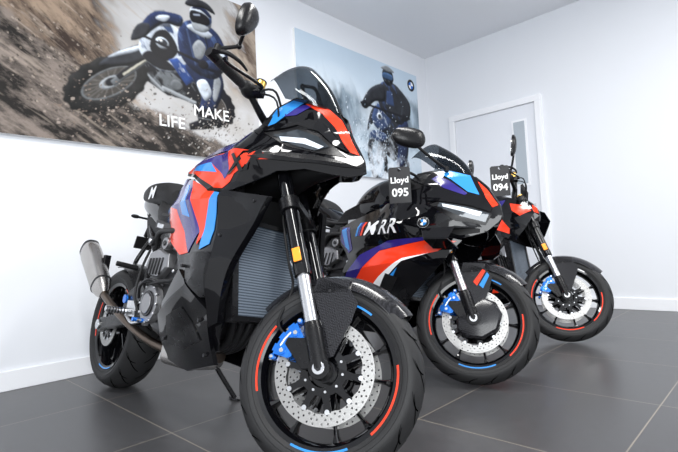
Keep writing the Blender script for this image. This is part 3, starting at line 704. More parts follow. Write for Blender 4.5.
    g.text('RR',-.462,.735,.112,Y,WHT,.0,sh=.28,bold=.015,wx=1.0)
    g.text('1000',-.58,.34,.05,Y,WHT,.0,sh=.3,bold=.01)
    g.decal([(-.34,.50),(-.40,.52),(-.50,.40),(-.44,.38)],Y,PLA,-.0025)
    g.obj('side_fairing',r,'black side fairing with white, red and violet graphics',ang=17)
    for sd in(-1,1):
        g=G(); vs=[]; 
        A=[(.05,.10,.765),(-.14,.19,.735),(-.15,.29,.73),(.01,.25,.74),(-.01,.275,.68),(-.13,.30,.68),(-.12,.225,.645),(.0,.19,.645)]
        for o in(0,.006): vs+=[(a,sd*b,c+o) for a,b,c in A]
        fs=[(0,1,2,3),(3,2,5,4),(4,5,6,7)]; g.add(vs,fs+[tuple(i+8 for i in f)[::-1] for f in fs]+G.rim(fs,8),BLK); g.obj('winglet',r,'black aerodynamic winglet',smooth=False)
    g=G(); g.loft(smooth_rings([(-.36,.10,.87,1.0),(-.42,.15,.85,1.08),(-.55,.18,.83,1.11),(-.70,.16,.81,1.06),(-.82,.11,.79,.94),(-.88,.08,.79,.86)],5,28,2.6),BLK)
    g.cyl((-.56,0,1.10),(-.565,0,1.12),.04,DKM); g.obj('fuel_tank',r,'gloss black fuel tank')
    g=G(); g.loft(smooth_rings([(.08,.01,.78,.86),(.0,.05,.75,.94),(-.12,.08,.74,1.01),(-.3,.11,.72,.96),(-.42,.12,.70,.88)],4,20,3),PLA)
    g.loft([ring(-.42,.12,.56,.84,16,4),ring(-.6,.15,.28,.82,16,4),ring(-.84,.10,.26,.5,16,4)],PLA)
    g.obj('inner_cowl',r,'matte black inner cowling')
    screen(r,(-.035,0,1.078),(-.21,.115,1.115),(-.27,0,1.30),(-.36,.12,1.245),.05,.035)
    RO=[(-.095,.005),(-.07,.05),(.0,.058),(.07,.04),(.09,-.005),(.05,-.04),(-.03,-.05),(-.08,-.035)]
    for sd in(-1,1): mirror(r,(-.24,sd*.325,1.225),(-.14,sd*.10,1.10),[(a*sd,b) for a,b in RO],0,fold=sd*.6)
    for sd in(-1,1):
        g=G()
        P=[(-.075,.235),(-.03,.205),(.05,.21),(.115,.26),(.13,.34),(.095,.395),(.04,.41),(-.01,.37),(-.05,.33),(-.085,.29)]
        rings=[]
        for yy,s in((.070,.92),(.090,1.0),(.104,.9),(.110,.55)): rings.append([V((.02+(x-.02)*s,sd*yy,.31+(z-.31)*s)) for x,z in P])
        g.loft(rings,CAR)
        g.obj('brake_duct',r,'carbon brake cooling duct',M=S,bevel=.002)
    return r
# ======================================================= motorcycle 3 : naked roadster
def bike3():
    r=mroot('motorcycle.002',-1.18,3.44,math.radians(0),math.radians(11),'black and red naked roadster motorcycle with a number card')
    S=steerM(math.radians(25)); wb=1.45
    wheel(r,'front_wheel',0,True,S,[(150,205,RED),(-40,15,RED),(255,300,RED),(60,100,WHT)],.060)
    wheel(r,'rear_wheel',-wb,False,None,[(150,200,RED),(20,60,RED)],.095)
    fork(r,S,.82,True); fender(r,S)
    h=bars(r,S,1.14,-.46,.39,1.12,False,True)
    mirror(h,(-.40,-.37,1.34),(-.42,-.24,1.15),MOUT,-.15); mirror(h,(-.40,.37,1.34),(-.42,.24,1.15),[(-a,b) for a,b in MOUT],.15)
    engine(r,-.85,.09); radiator(r,-.34,.42,.72,.14); frame(r,wb)
    exhaust(r,(-1.15,.38),(-1.45,.56),.050,TIT,-.18)
    tail(r,[(-.92,.10,.78,.86),(-1.05,.11,.83,.94),(-1.25,.10,.90,1.0),(-1.42,.06,.97,1.04),(-1.5,.03,1.0,1.03)],
         [(-.78,.09,.84,.93),(-.86,.13,.80,.87),(-.98,.15,.80,.865),(-1.08,.12,.83,.91)],
         [(-1.06,.09,.91,.97),(-1.14,.10,.95,1.01),(-1.28,.09,.98,1.04),(-1.36,.06,1.0,1.05)],(-1.5,1.0))
    Y=Surf([(-.14,.95,.13),(-.2,1.02,.14),(-.2,.80,.18),(-.4,1.05,.15),(-.4,.8,.22),(-.6,1.0,.15),(-.6,.8,.19),(-.35,.5,.18),(-.4,.3,.12),(-.7,.4,.18),(-.8,.3,.12)],folds=[(-.14,.9,-.66,.93,.25)])
    for sd in(-1,1):
        g=G(); k=dict(sides=(sd,))
        g.panel([(-.16,.91),(-.20,.98),(-.36,1.05),(-.60,1.03),(-.66,.93),(-.52,.84),(-.42,.74),(-.28,.70),(-.21,.80)],Y,BLK,**k)
        g.decal([(-.18,.925),(-.215,.965),(-.34,.995),(-.31,.93),(-.25,.885)],Y,RED,**k)
        g.decal([(-.40,.89),(-.60,.93),(-.52,.86),(-.43,.79),(-.32,.75),(-.32,.79)],Y,RED,**k)
        g.decal([(-.38,1.03),(-.56,1.01),(-.58,.985),(-.40,.97)],Y,NVY,**k)
        g.text('M',-.52,.945,.05,Y,WHT,.005,sh=.3,bold=.02,**k)
        g.obj('tank_shroud',r,'black and red tank shroud',ang=17)
    g=G(); g.panel([(-.36,.42),(-.40,.28),(-.6,.22),(-.85,.26),(-.8,.36),(-.6,.40),(-.45,.50)],Y,BLK)
    g.decal([(-.38,.40),(-.42,.32),(-.6,.30),(-.5,.40)],Y,RED); g.obj('belly_pan',r,'black and red belly pan')
    g=G(); g.loft(smooth_rings([(-.38,.09,.88,1.02),(-.44,.13,.86,1.10),(-.55,.15,.84,1.12),(-.70,.14,.82,1.05),(-.82,.10,.80,.93),(-.88,.08,.80,.86)],5,28,2.6),BLK)
    g.cyl((-.56,0,1.11),(-.565,0,1.13),.04,DKM); g.obj('fuel_tank',r,'gloss black fuel tank')
    g=G(); rings=[]
    for x,w,a,b in((-.185,.040,.885,.94),(-.195,.062,.87,.975),(-.24,.070,.87,1.03),(-.28,.060,.90,1.06)):
        rings.append([V((x,y*w,z)) for y,z in((-.7,a),(.7,a),(1,(a+b)/2-.01),(.8,b-.02),(.3,b),(-.3,b),(-.8,b-.02),(-1,(a+b)/2-.01))])
    g.loft(rings,BLK)
    for sd in(-1,1): g.add([(-.184,sd*.012,.905),(-.184,sd*.036,.915),(-.189,sd*.048,.935),(-.184,sd*.012,.92)],[(0,1,2,3)],LED); g.add([(-.198,sd*.064,.93),(-.24,sd*.0715,.94),(-.25,sd*.068,1.0),(-.215,sd*.066,.975)],[(0,1,2,3)],RED)
    g.obj('headlight',r,'small angular headlight',M=S,smooth=False)
    return r
B1=bike1(); B2=bike2(); B3=bike3()
bpy.context.view_layer.update()
# ---------------------------------------------------------------- number cards hanging from the bars
CARD=pm('card_black',(.008,.008,.010),.4,0,0,0,60,0,0,.3); CWH=pm('card_white',(.9,.9,.9),.5)
def card(num,pos,top,yaw,label,nm,sc=1):
    e=bpy.data.objects.new(nm,None); col.objects.link(e); e.matrix_world=Matrix.Translation(pos)@Matrix.Rotation(yaw,4,'Z')
    e['label']=label; e['category']='number card'; e['group']='number cards on the motorcycles'
    w,h=.060*sc,.10*sc
    P=[(-w,-h),(w,-h),(w,h*.9),(w*.85,h),(-w*.85,h),(-w,h*.9)]
    hole=[(math.cos(i*math.pi/6)*.009,h*.84+math.sin(i*math.pi/6)*.009) for i in range(12)]
    vs,fs=fill2d(P,5.,[hole]); n=len(vs); g=G()
    g.add([(x,-.0015,z) for x,z in vs]+[(x,.0015,z) for x,z in vs],fs+[tuple(i+n for i in f)[::-1] for f in fs]+G.rim(fs,n),CARD)
    for t,cx,cz,s in(('Lloyd',0,.012,.046),(num,0,-.062,.062)):
        s*=sc; cz*=sc
        tv,tf=text2d(t,0,.025); ww=max(a for a,b in tv)*s
        g.add([(a*s-ww/2,-.0025,cz+b*s) for a,b in tv],tf,CWH)
    g.obj('card',e)
    g=G(); inv=e.matrix_world.inverted(); tp=inv@V(top)
    g.tube([(0,-.002,h*.84),((tp.x)/2+.008,tp.y/2-.004,(h*.84+tp.z)/2),tp,((tp.x)/2-.008,tp.y/2+.004,(h*.84+tp.z)/2),(0,.002,h*.84)],.0016,PLA,6)
    g.obj('cord',e)
h2=B2.matrix_world@steerM(math.radians(25))@V((-.33,-.30,.98)); 
card('095',(-1.41,1.92,1.035),h2,math.radians(34),'black hanging card reading Lloyd 095 on the superbike','number_card',.92)
h3=B3.matrix_world@steerM(math.radians(25))@V((-.36,-.33,1.14))
card('094',(-1.41,3.08,1.14),h3,math.radians(32),'black hanging card reading Lloyd 094 on the roadster','number_card.001',1.05)
# ---------------------------------------------------------------- room
def struct(o): o['kind']='structure'; return o
WX,BY,CZ=-3.33,5.25,3.20
def wallmat(nm,c):
    return pm(nm,c,.75,0,0,.05,90)
WALL=wallmat('wall_paint',(.77,.79,.83)); CEIL=wallmat('ceiling_paint',(.88,.89,.92)); TRM=pm('white_gloss_trim',(.86,.87,.90),.35)
def tiles():
    m,nt,b=new_mat('dark_floor_tiles')
    tc=nt.nodes.new('ShaderNodeTexCoord'); mp=nt.nodes.new('ShaderNodeMapping'); mp.inputs['Location'].default_value=(.445+7.25,-1.63+7.25,0)
    br=nt.nodes.new('ShaderNodeTexBrick'); br.offset=0; br.squash=1
    br.inputs['Scale'].default_value=1; br.inputs['Brick Width'].default_value=.725; br.inputs['Row Height'].default_value=.725
    br.inputs['Mortar Size'].default_value=.0028; br.inputs['Mortar Smooth'].default_value=.1; br.inputs['Bias'].default_value=-.2
    br.inputs['Color1'].default_value=(.058,.058,.061,1); br.inputs['Color2'].default_value=(.067,.067,.070,1); br.inputs['Mortar'].default_value=(.21,.185,.155,1)
    n=nt.nodes.new('ShaderNodeTexNoise'); n.inputs['Scale'].default_value=24; n.inputs['Detail'].default_value=8
    mx=nt.nodes.new('ShaderNodeMix'); mx.data_type='RGBA'; mx.blend_type='OVERLAY'; mx.inputs[0].default_value=.2
    nt.links.new(tc.outputs['Object'],mp.inputs[0]); nt.links.new(mp.outputs[0],br.inputs['Vector']); nt.links.new(tc.outputs['Object'],n.inputs['Vector'])
    nt.links.new(br.outputs['Color'],mx.inputs[6]); nt.links.new(n.outputs['Fac'],mx.inputs[7]); nt.links.new(mx.outputs[2],b.inputs['Base Color'])
    mr=nt.nodes.new('ShaderNodeMapRange'); mr.inputs[3].default_value=.29; mr.inputs[4].default_value=.36
    b.inputs['Specular IOR Level'].default_value=.45
    nt.links.new(n.outputs['Fac'],mr.inputs[0]); nt.links.new(mr.outputs[0],b.inputs['Roughness'])
    bp=nt.nodes.new('ShaderNodeBump'); bp.inputs['Strength'].default_value=.3; bp.inputs['Distance'].default_value=.002; bp.invert=True
    nt.links.new(br.outputs['Fac'],bp.inputs['Height']); nt.links.new(bp.outputs[0],b.inputs['Normal'])
    return m
def sbox(nm,a,b,mt,bev=0):
    g=G(); g.box([(p+q)/2 for p,q in zip(a,b)],[abs(q-p) for p,q in zip(a,b)],mt); return struct(g.obj(nm,smooth=False,bevel=bev))
sbox('floor',(WX-.1,-3.5,-.1),(4.5,BY+.1,0),tiles())
sbox('ceiling',(WX-.1,-3.5,CZ),(4.5,BY+.1,CZ+.1),CEIL)
sbox('wall_left',(WX-.1,-3.5,0),(WX,BY+.1,CZ),WALL)
sbox('wall_back',(WX,BY,0),(4.5,BY+.1,CZ),WALL)
sbox('baseboard_left',(WX,-3.5,0),(WX+.016,BY,.115),TRM,.004)
sbox('baseboard_back',(-1.87,BY-.016,0),(4.5,BY,.115),TRM,.004)
g=G(); y=BY
DX0,DX1,DZ=-3.01,-1.87,2.33
g.box(((DX0+DX1)/2,y-.016,DZ-.035),(DX1-DX0,.04,.07),TRM)
for x in(DX0+.035,DX1-.035): g.box((x,y-.016,DZ/2-.035),(.07,.04,DZ-.07),TRM)
DRM=pm('door_paint',(.76,.78,.83),.4)
g.box(((DX0+DX1)/2,y-.004,(DZ-.07)/2),(DX1-DX0-.15,.012,DZ-.08),DRM)
d=struct(g.obj('door_1',smooth=False,bevel=.003))
VG=pm('door_glass',(.42,.47,.52),.15)
g=G(); g.box((-2.13,y-.013,1.72),(.17,.012,.76),TRM); g.box((-2.13,y-.021,1.72),(.125,.006,.71),VG); o=g.obj('vision_panel',d,'narrow glazed panel',smooth=False); 
g=G(); g.cyl((-2.02,y-.01,1.05),(-2.02,y-.06,1.05),.01,SIL); g.tube([(-2.02,y-.06,1.05),(-2.14,y-.06,1.05)],.01,SIL,10); g.box((-2.02,y-.014,1.05),(.04,.01,.16),SIL); g.obj('handle',d,'silver lever handle')
# ---------------------------------------------------------------- printed wall pictures (vertex painted prints)
rs=np.random.RandomState(7)
def box1(a,r,ax):
    if r<1: return a
    p=[(0,0),(0,0)]; p[ax]=(r+1,r); c=np.cumsum(np.pad(a,p,mode='edge'),axis=ax)
    n=2*r+1; sl=[slice(None)]*2; s2=[slice(None)]*2; sl[ax]=slice(n,None); s2[ax]=slice(0,-n)
    return (c[tuple(sl)]-c[tuple(s2)])/n
def blur(a,r):
    r=int(max(0,round(r)))
    for _ in range(2): a=box1(box1(a,r,0),r,1)
    return a
class Print:
    def __init__(s,y0,y1,z0,z1,nx):
        s.T=None
        s.b=(y0,y1,z0,z1); s.W=nx; s.H=int(nx*(z1-z0)/(y1-y0)); s.px=(y1-y0)/(nx-1)
        s.Y,s.Z=np.meshgrid(np.linspace(y0,y1,s.W),np.linspace(z0,z1,s.H)); s.I=np.zeros((s.H,s.W,3)); s.N=s.noise(18,5,3)
    def noise(s,sc,octv=5,seed=0,sy=1,sz=1,rot=0,gain=.55):
        T=np.random.RandomState(seed).rand(256,256); c,d=math.cos(rot),math.sin(rot)
        U=(s.Y*c+s.Z*d)*sc*sy; W=(-s.Y*d+s.Z*c)*sc*sz; o=np.zeros_like(U); a=1;t=0
        for k in range(octv):
            u=U*2**k+17.3*k; w=W*2**k+5.1*k; i=np.floor(u).astype(int); j=np.floor(w).astype(int); fu=u-i; fw=w-j; fu=fu*fu*(3-2*fu); fw=fw*fw*(3-2*fw)
            g=lambda p,q:T[p%256,q%256]
            o+=a*((g(i,j)*(1-fu)+g(i+1,j)*fu)*(1-fw)+(g(i,j+1)*(1-fu)+g(i+1,j+1)*fu)*fw); t+=a; a*=gain
        return o/t
    def hard(s,P):
        m=np.zeros(s.Y.shape,bool); n=len(P); j=n-1
        for i in range(n):
            xi,yi=P[i];xj,yj=P[j]
            if yi!=yj: m^=((yi>s.Z)!=(yj>s.Z))&(s.Y<(xj-xi)*(s.Z-yi)/(yj-yi)+xi)
            j=i
        return m.astype(float)
    def put(s,m,c):
        c=np.asarray(c,float); s.I=s.I*(1-m[...,None])+c*m[...,None]
    def tr(s,P):
        if not s.T: return P
        cy,cz,k=s.T; return [(cy+(a-cy)*k,cz+(b-cz)*k) for a,b in P]
    def shape(s,P,c,sm=False,soft=1,rel=.6,rad=5,nz=.35,al=1,hole=None,mott=None,thr=.58):
        P=s.tr(P)
        if sm: P=[(p.x,p.y) for p in catmull([(a,b,0) for a,b in P],5,True)]
        h=s.hard(P)
        if hole: h=h*(1-s.hard(s.tr(hole)))
        m=blur(h,soft); b=blur(h,rad); gz,gy=np.gradient(b); sh=(-gz*.85+gy*.5)*rad*2.2
        f=np.clip(1+rel*sh,.15,2.2)*(1+nz*(s.N-.5)*2.6)
        C=np.asarray(c)[None,None]*f[...,None]
        if mott:
            q=np.clip((s.noise(22,3,len(P)+int(P[0][0]*100),1,.45,.6)-thr)*5,0,1)[...,None]; C=C*(1-q)+np.asarray(mott)[None,None]*f[...,None]*q
        s.put(m*al,C)
    def ell(s,c,a,b,ang,k=48,kn=0):
        P=[]
        for i in range(k):
            t=2*math.pi*i/k; q=1+(kn if (i//2)%2 else 0); X=math.cos(t)*a*q;Z=math.sin(t)*b*q; P.append((c[0]+X*math.cos(ang)-Z*math.sin(ang),c[1]+X*math.sin(ang)+Z*math.cos(ang)))
        return P
    def line(s,p,q,w,c,rel=.5,soft=1,al=1):
        d=V((q[0]-p[0],q[1]-p[1])).normalized(); n=V((-d.y,d.x))*w
        s.shape([(p[0]+n.x,p[1]+n.y),(p[0]-n.x,p[1]-n.y),(q[0]-n.x,q[1]-n.y),(q[0]+n.x,q[1]+n.y)],c,soft=soft,rel=rel,rad=2,nz=.1,al=al)
    def spray(s,n,cy,cz,sy,sz,cols,ang=0,r=(0,1.6),al=.8,ln=2):
        M=np.zeros(s.Y.shape); y0,y1,z0,z1=s.b
        C=np.zeros(s.Y.shape+(3,))
        for _ in range(n):
            y=rs.normal(cy,sy); z=rs.normal(cz,sz); i=int((y-y0)/s.px); j=int((z-z0)/s.px); R=int(rs.uniform(*r)); L=rs.randint(0,ln+1); c=cols[rs.randint(len(cols))]
            for q in range(L+1):
                ii=int(i+math.cos(ang)*q); jj=int(j+math.sin(ang)*q)
                if R<ii<s.W-R-1 and R<jj<s.H-R-1: M[jj-R:jj+R+1,ii-R:ii+R+1]=al; C[jj-R:jj+R+1,ii-R:ii+R+1]=c
        m=blur(M,0.6); s.I=s.I*(1-m[...,None])+np.where(M[...,None]>0,C,s.I)*m[...,None]
    def finish(s,name,label,texts):
        y0,y1,z0,z1=s.b; m,nt,b=new_mat(name+'_ink'); b.inputs['Roughness'].default_value=.45; b.inputs['Specular IOR Level'].default_value=.2
        at=nt.nodes.new('ShaderNodeVertexColor'); at.layer_name='ink'; nt.links.new(at.outputs['Color'],b.inputs['Base Color'])
        g=G(); g.box((WX+.0165,(y0+y1)/2,(z0+z1)/2),(.033,y1-y0,z1-z0),CWH); nb=len(g.v)
        X=WX+.0345; g.v+=[(X,a,c) for a,c in zip(s.Y.ravel().tolist(),s.Z.ravel().tolist())]
        W=s.W; idx=np.arange(s.W*s.H).reshape(s.H,s.W)+nb; q=np.stack([idx[:-1,:-1],idx[:-1,1:],idx[1:,1:],idx[1:,:-1]],-1).reshape(-1,4)
        g.mats.append(m); g.f+=[tuple(t) for t in q.tolist()]; g.m+=[1]*len(q)
        e=len(g.v)
        for t,y,z,sz in texts:
            vs,fs=text2d(t,0,.01); g.add([(X+.0012,y+a*sz,z+c*sz) for a,c in vs],fs,CWH)
        me=bpy.data.meshes.new(name); me.from_pydata(g.v,[],g.f)
        for k in g.mats: me.materials.append(k)
        me.polygons.foreach_set('material_index',g.m)
        ca=me.color_attributes.new('ink','FLOAT_COLOR','POINT'); arr=np.ones((len(g.v),4),np.float32); arr[nb:e,:3]=np.clip(s.I.reshape(-1,3),0,1); ca.data.foreach_set('color',arr.ravel()); me.update()
        o=bpy.data.objects.new(name,me); col.objects.link(o); o['label']=label; o['category']='poster'; o['group']='wall prints'; return o
def mixc(a,b,t): return np.asarray(a)[None,None]*(1-t[...,None])+np.asarray(b)[None,None]*t[...,None]
BK=(.006,.006,.009); CH=(.022,.024,.030); GY=(.11,.12,.13); NB=(.010,.018,.055); SB=(.035,.06,.14); WB=(.50,.55,.62); SV=(.26,.28,.30)
p=Print(.40,2.46,1.51,2.89,620)
n1=p.noise(1.6,5,1); p.I=mixc((.36,.35,.34),(.58,.58,.59),np.clip((n1-.3)*2.2,0,1))
n2=p.noise(8,7,5,.5,1.6,-.75,.65)
hm=np.clip((1.30-p.Y-(p.Z-2.3)*.25+(n2-.5)*.5)*9,0,1); tex=np.clip((n2-.38)*3.2,0,1)
p.put(blur(hm,2),mixc((.035,.022,.017),(.33,.245,.18),tex))
hm=np.clip((p.Y-2.12+(n2-.5)*.5)*6,0,1)*np.clip((p.Z-1.95)*5,0,1); p.put(hm,mixc((.08,.055,.042),(.36,.30,.245),tex))
n3=p.noise(10,7,9,.6,1.5,-.5,.65); zl=2.42-.62*np.clip(p.Y-.4,0,9)+.25*np.clip(p.Y-1.2,0,9)*1.3
hm=np.clip((zl-p.Z+(n3-.5)*.22)*16,0,1); t=np.clip((n3-.42)*3.6,0,1); p.put(hm,mixc((.012,.010,.009),(.23,.19,.165),t))
n5=p.noise(16,4,15,.25,2.2,-.55); st=np.clip((n5-.60)*6,0,1)*np.clip((1.9-p.Y)*2,0,1); p.put(st*.45,(.42,.35,.29))
p.spray(800,.9,2.05,.35,.18,[(.26,.21,.17),(.08,.065,.055),(.025,.02,.016),(.38,.32,.27)],-.6,(0,1.7),.8,5)
n4=p.noise(6,5,21); hm=np.clip((n4-.42)*3,0,1)*np.clip(1-np.hypot((p.Y-2.2)/.45,(p.Z-1.85)/.38),0,1)*1.5; p.put(np.clip(hm,0,.8),(.44,.42,.40))
p.shape(p.ell((2.02,1.95),.20,.17,-.5,60,.06),BK,hole=p.ell((2.02,1.95),.12,.09,-.5)); p.shape(p.ell((2.02,1.95),.12,.09,-.5),(.05,.042,.038),rel=.2)
p.shape([(1.42,2.05),(1.62,1.95),(1.95,1.93),(2.05,2.13),(1.92,2.31),(1.6,2.35),(1.45,2.23)],BK,mott=GY,thr=.54,rad=4); p.shape([(1.50,2.03),(1.68,1.97),(1.74,2.09),(1.6,2.17)],GY,mott=BK,rad=3)
p.shape([(1.62,2.18),(1.92,2.10),(1.96,2.16),(1.70,2.26)],SV,rad=3,mott=CH); p.line((1.58,2.0),(1.86,1.93),.016,SV,1); p.shape(p.ell((1.70,2.04),.05,.045,0),GY,rad=3,rel=1.2); p.line((1.44,2.10),(1.60,1.97),.010,SV,1)
p.shape(p.ell((1.20,1.945),.320,.165,.63,64,.05),(.010,.010,.010),hole=p.ell((1.21,1.952),.215,.082,.63),rad=6,rel=1.2,nz=.7)
p.shape(p.ell((1.21,1.952),.218,.084,.63),(.05,.045,.04),rel=.3,nz=.6)
p.shape(p.ell((1.21,1.952),.220,.086,.63),GY,hole=p.ell((1.212,1.953),.207,.076,.63),rad=2)
for i in range(18):
    t=i*math.pi/9; e=(1.212+math.cos(t)*.210*math.cos(.63)-math.sin(t)*.079*math.sin(.63),1.953+math.cos(t)*.210*math.sin(.63)+math.sin(t)*.079*math.cos(.63)); p.line((1.212,1.955),e,.0024,(.20,.19,.18),0,1,.6)
p.shape(p.ell((1.215,1.958),.09,.036,.63),SV,hole=p.ell((1.215,1.958),.055,.020,.63),rad=2); p.shape(p.ell((1.215,1.958),.04,.026,.63),BK,rad=3)
p.line((1.225,1.95),(1.56,2.27),.021,GY,1); p.line((1.26,2.0),(1.60,2.32),.020,BK,1); p.line((1.30,2.03),(1.50,2.215),.007,(.5,.48,.4),.2)
p.shape([(1.14,2.06),(1.27,2.19),(1.48,2.31),(1.50,2.22),(1.34,2.11)],CH,sm=True,rel=1.3,rad=4); p.shape([(1.20,2.13),(1.30,2.21),(1.46,2.295),(1.40,2.23)],WB,sm=True,rad=3)
p.shape([(1.42,2.24),(1.46,2.40),(1.55,2.50),(1.66,2.52),(1.80,2.43),(1.86,2.27),(1.72,2.15),(1.56,2.13)],WB,sm=True,mott=SB,rad=7,rel=1.0)
p.shape([(1.44,2.20),(1.56,2.14),(1.70,2.16),(1.62,2.22),(1.50,2.26)],BK,sm=True,rad=3,rel=1)
p.shape([(1.50,2.27),(1.54,2.41),(1.64,2.45),(1.72,2.32),(1.62,2.21)],BK,sm=True); p.shape(p.ell((1.595,2.345),.052,.044,0),WB,rad=4,rel=1); p.shape(p.ell((1.60,2.35),.036,.030,0),CH,rad=2); p.shape(p.ell((1.585,2.362),.012,.010,0),(.9,.93,.95),rad=1)
p.shape([(1.64,2.23),(1.80,2.30),(1.93,2.17),(1.78,2.06)],(.015,.05,.20),mott=WB,thr=.62); p.shape([(1.70,2.27),(1.80,2.30),(1.86,2.24),(1.76,2.22)],WB,rad=3)
p.shape([(1.50,2.45),(1.54,2.58),(1.62,2.61),(1.67,2.49)],GY,rad=4,al=.8)
p.shape([(1.78,2.23),(2.0,2.35),(2.12,2.13),(2.0,1.86),(1.87,1.82),(1.91,2.01),(1.84,2.12)],NB,sm=True,rad=9,rel=1.3,mott=SB,thr=.6); p.shape([(1.87,2.10),(1.95,2.14),(2.00,2.04),(1.94,1.97)],WB,sm=True,rad=5,rel=1)
p.shape([(2.04,2.20),(2.09,2.15),(2.04,1.99),(2.01,2.02)],SV,sm=True,rad=3)
p.shape([(1.86,1.90),(1.99,1.91),(2.01,1.75),(1.80,1.71),(1.79,1.76),(1.87,1.80)],BK,rad=5,rel=1.4); p.line((1.87,1.86),(1.99,1.87),.006,GY); p.line((1.87,1.82),(1.99,1.82),.006,GY)
p.shape([(1.75,2.27),(1.72,2.45),(1.78,2.57),(1.92,2.62),(2.09,2.55),(2.16,2.36),(2.06,2.18),(1.9,2.17)],NB,sm=True,rad=11,rel=1.5,mott=SB,thr=.6)
p.shape([(1.80,2.545),(1.90,2.585),(2.03,2.53),(1.97,2.49),(1.86,2.51)],WB,sm=True,rad=4,rel=1); p.shape([(1.84,2.38),(1.90,2.46),(1.96,2.41),(1.92,2.31),(1.86,2.31)],SV,sm=True,rad=4); p.shape([(2.06,2.30),(2.12,2.36),(2.10,2.26)],SB,rad=3)
p.line((1.80,2.52),(1.87,2.24),.008,SB,1); p.line((1.96,2.50),(2.02,2.24),.006,BK,1); p.line((1.78,2.30),(2.06,2.23),.008,BK,1)
p.shape([(1.75,2.52),(1.61,2.50),(1.47,2.37),(1.43,2.42),(1.54,2.57),(1.75,2.61)],NB,sm=True,rad=6,rel=1.5,mott=SB,thr=.6); p.shape([(1.66,2.575),(1.58,2.555),(1.55,2.52),(1.62,2.52)],WB,sm=True,rad=3)
p.shape([(2.05,2.54),(2.17,2.40),(2.11,2.24),(1.95,2.23),(1.95,2.29),(2.05,2.36),(2.0,2.46)],NB,sm=True,rad=6,rel=1.6,mott=SB,thr=.6); p.shape([(2.08,2.45),(2.14,2.38),(2.09,2.31),(2.05,2.38)],WB,sm=True,rad=3)
p.line((1.38,2.37),(1.95,2.27),.011,BK,.5)
for c in((1.445,2.395),(1.935,2.265)): p.shape(p.ell(c,.048,.038,.3),BK,rad=4,rel=1.3)
p.shape([(1.36,2.30),(1.41,2.43),(1.50,2.46),(1.47,2.36)],CH,sm=True,rad=3,rel=1.2)
p.shape(p.ell((1.925,2.645),.098,.110,.2),WB,rad=9,rel=1.2); p.shape([(1.84,2.70),(1.93,2.755),(2.02,2.70),(2.01,2.67),(1.93,2.71)],NB,sm=True,rad=4,rel=1); p.shape([(1.96,2.58),(2.02,2.63),(2.02,2.68),(1.97,2.64)],SB,sm=True,rad=3)
p.shape([(1.825,2.635),(1.86,2.585),(1.98,2.60),(2.01,2.65),(1.96,2.69),(1.85,2.69)],BK,sm=True,rad=4,rel=1.5)
p.shape([(1.79,2.72),(1.85,2.79),(1.99,2.79),(2.06,2.72),(1.95,2.735),(1.86,2.715)],CH,sm=True,rad=4,rel=1.5); p.shape([(1.85,2.585),(1.87,2.53),(1.96,2.54),(1.99,2.59)],SV,sm=True,rad=4)
p.line((1.86,2.655),(1.92,2.67),.006,(.35,.4,.5),0)
p.spray(420,1.25,1.78,.22,.11,[(.20,.15,.12),(.05,.04,.035),(.36,.30,.26)],.6,(0,2.2),.85,4); p.spray(750,2.05,1.72,.24,.14,[(.30,.27,.25),(.08,.065,.055),(.5,.48,.46)],.8,(0,2.0),.8,5)
p.finish('wall_poster','photo print of a dirt bike rider in brown earth spray',[('MAKE',1.84,1.835,.125),('LIFE',1.555,1.71,.125)])
p=Print(2.93,4.97,1.51,2.89,520)
n1=p.noise(1.4,5,2); g0=np.clip((p.Z-2.0)/.9,0,1); p.I=mixc((.64,.71,.77),(.50,.61,.72),g0)*(.90+.25*n1[...,None])
n2=p.noise(5,6,11,1.5,.6,.2); hz=2.52+.35*(p.noise(1.8,4,4)-.5)+.12*np.clip(p.Y-4.0,0,1)
hm=np.clip((hz-p.Z+(n2-.5)*.5)*6,0,1); p.put(hm*.92,mixc((.035,.065,.095),(.42,.52,.61),np.clip((n2-.34)*2.4,0,1)))
n3=p.noise(2.2,5,31); hm=np.clip((2.20-p.Z+(n3-.5)*1.0)*3,0,1); p.put(hm*.92,mixc((.42,.53,.63),(.78,.85,.92),np.clip((n3-.3)*2,0,1)))
hm=np.clip(1-np.hypot((p.Y-3.45)/.65,(p.Z-2.15)/.55),0,1)*np.clip((n3-.30)*3,0,1); p.put(np.clip(hm*1.8,0,.95),(.76,.83,.90))
p.T=(4.35,2.66,1.16)
p.shape(p.ell((4.55,1.80),.11,.17,0,48,.06),BK,hole=p.ell((4.55,1.80),.06,.11,0)); 
p.shape(p.ell((4.14,1.86),.145,.25,.12,56,.05),BK,hole=p.ell((4.145,1.86),.085,.18,.12),rel=1,rad=5)
for i in range(14):
    t=i*math.pi/7; p.line((4.145,1.86),(4.145+math.cos(t)*.085,1.86+math.sin(t)*.175),.003,GY,0,1,.8)
p.shape(p.ell((4.145,1.86),.03,.05,0),CH,rad=3)
p.line((4.14,1.87),(4.26,2.3),.021,GY,1); p.line((4.21,1.88),(4.34,2.28),.02,CH,1)
p.shape([(4.0,2.12),(4.14,2.22),(4.5,2.10),(4.70,2.16),(4.60,2.34),(4.34,2.42),(4.10,2.36)],CH,sm=True,mott=SB,rad=7,rel=1)
p.shape([(4.18,1.96),(4.4,1.86),(4.62,1.96),(4.52,2.18),(4.24,2.18)],BK,mott=SV,rad=4); p.shape([(4.08,2.24),(4.18,2.42),(4.34,2.40),(4.38,2.24),(4.22,2.14)],SB,sm=True,mott=WB,rad=6,rel=1); p.shape(p.ell((4.20,2.29),.042,.036,0),WB,rad=3,rel=1); p.shape(p.ell((4.20,2.29),.025,.022,0),CH,rad=2)
p.shape([(4.02,2.06),(4.10,2.14),(4.30,2.12),(4.26,2.05),(4.12,2.04)],SB,sm=True,mott=WB,rad=4)
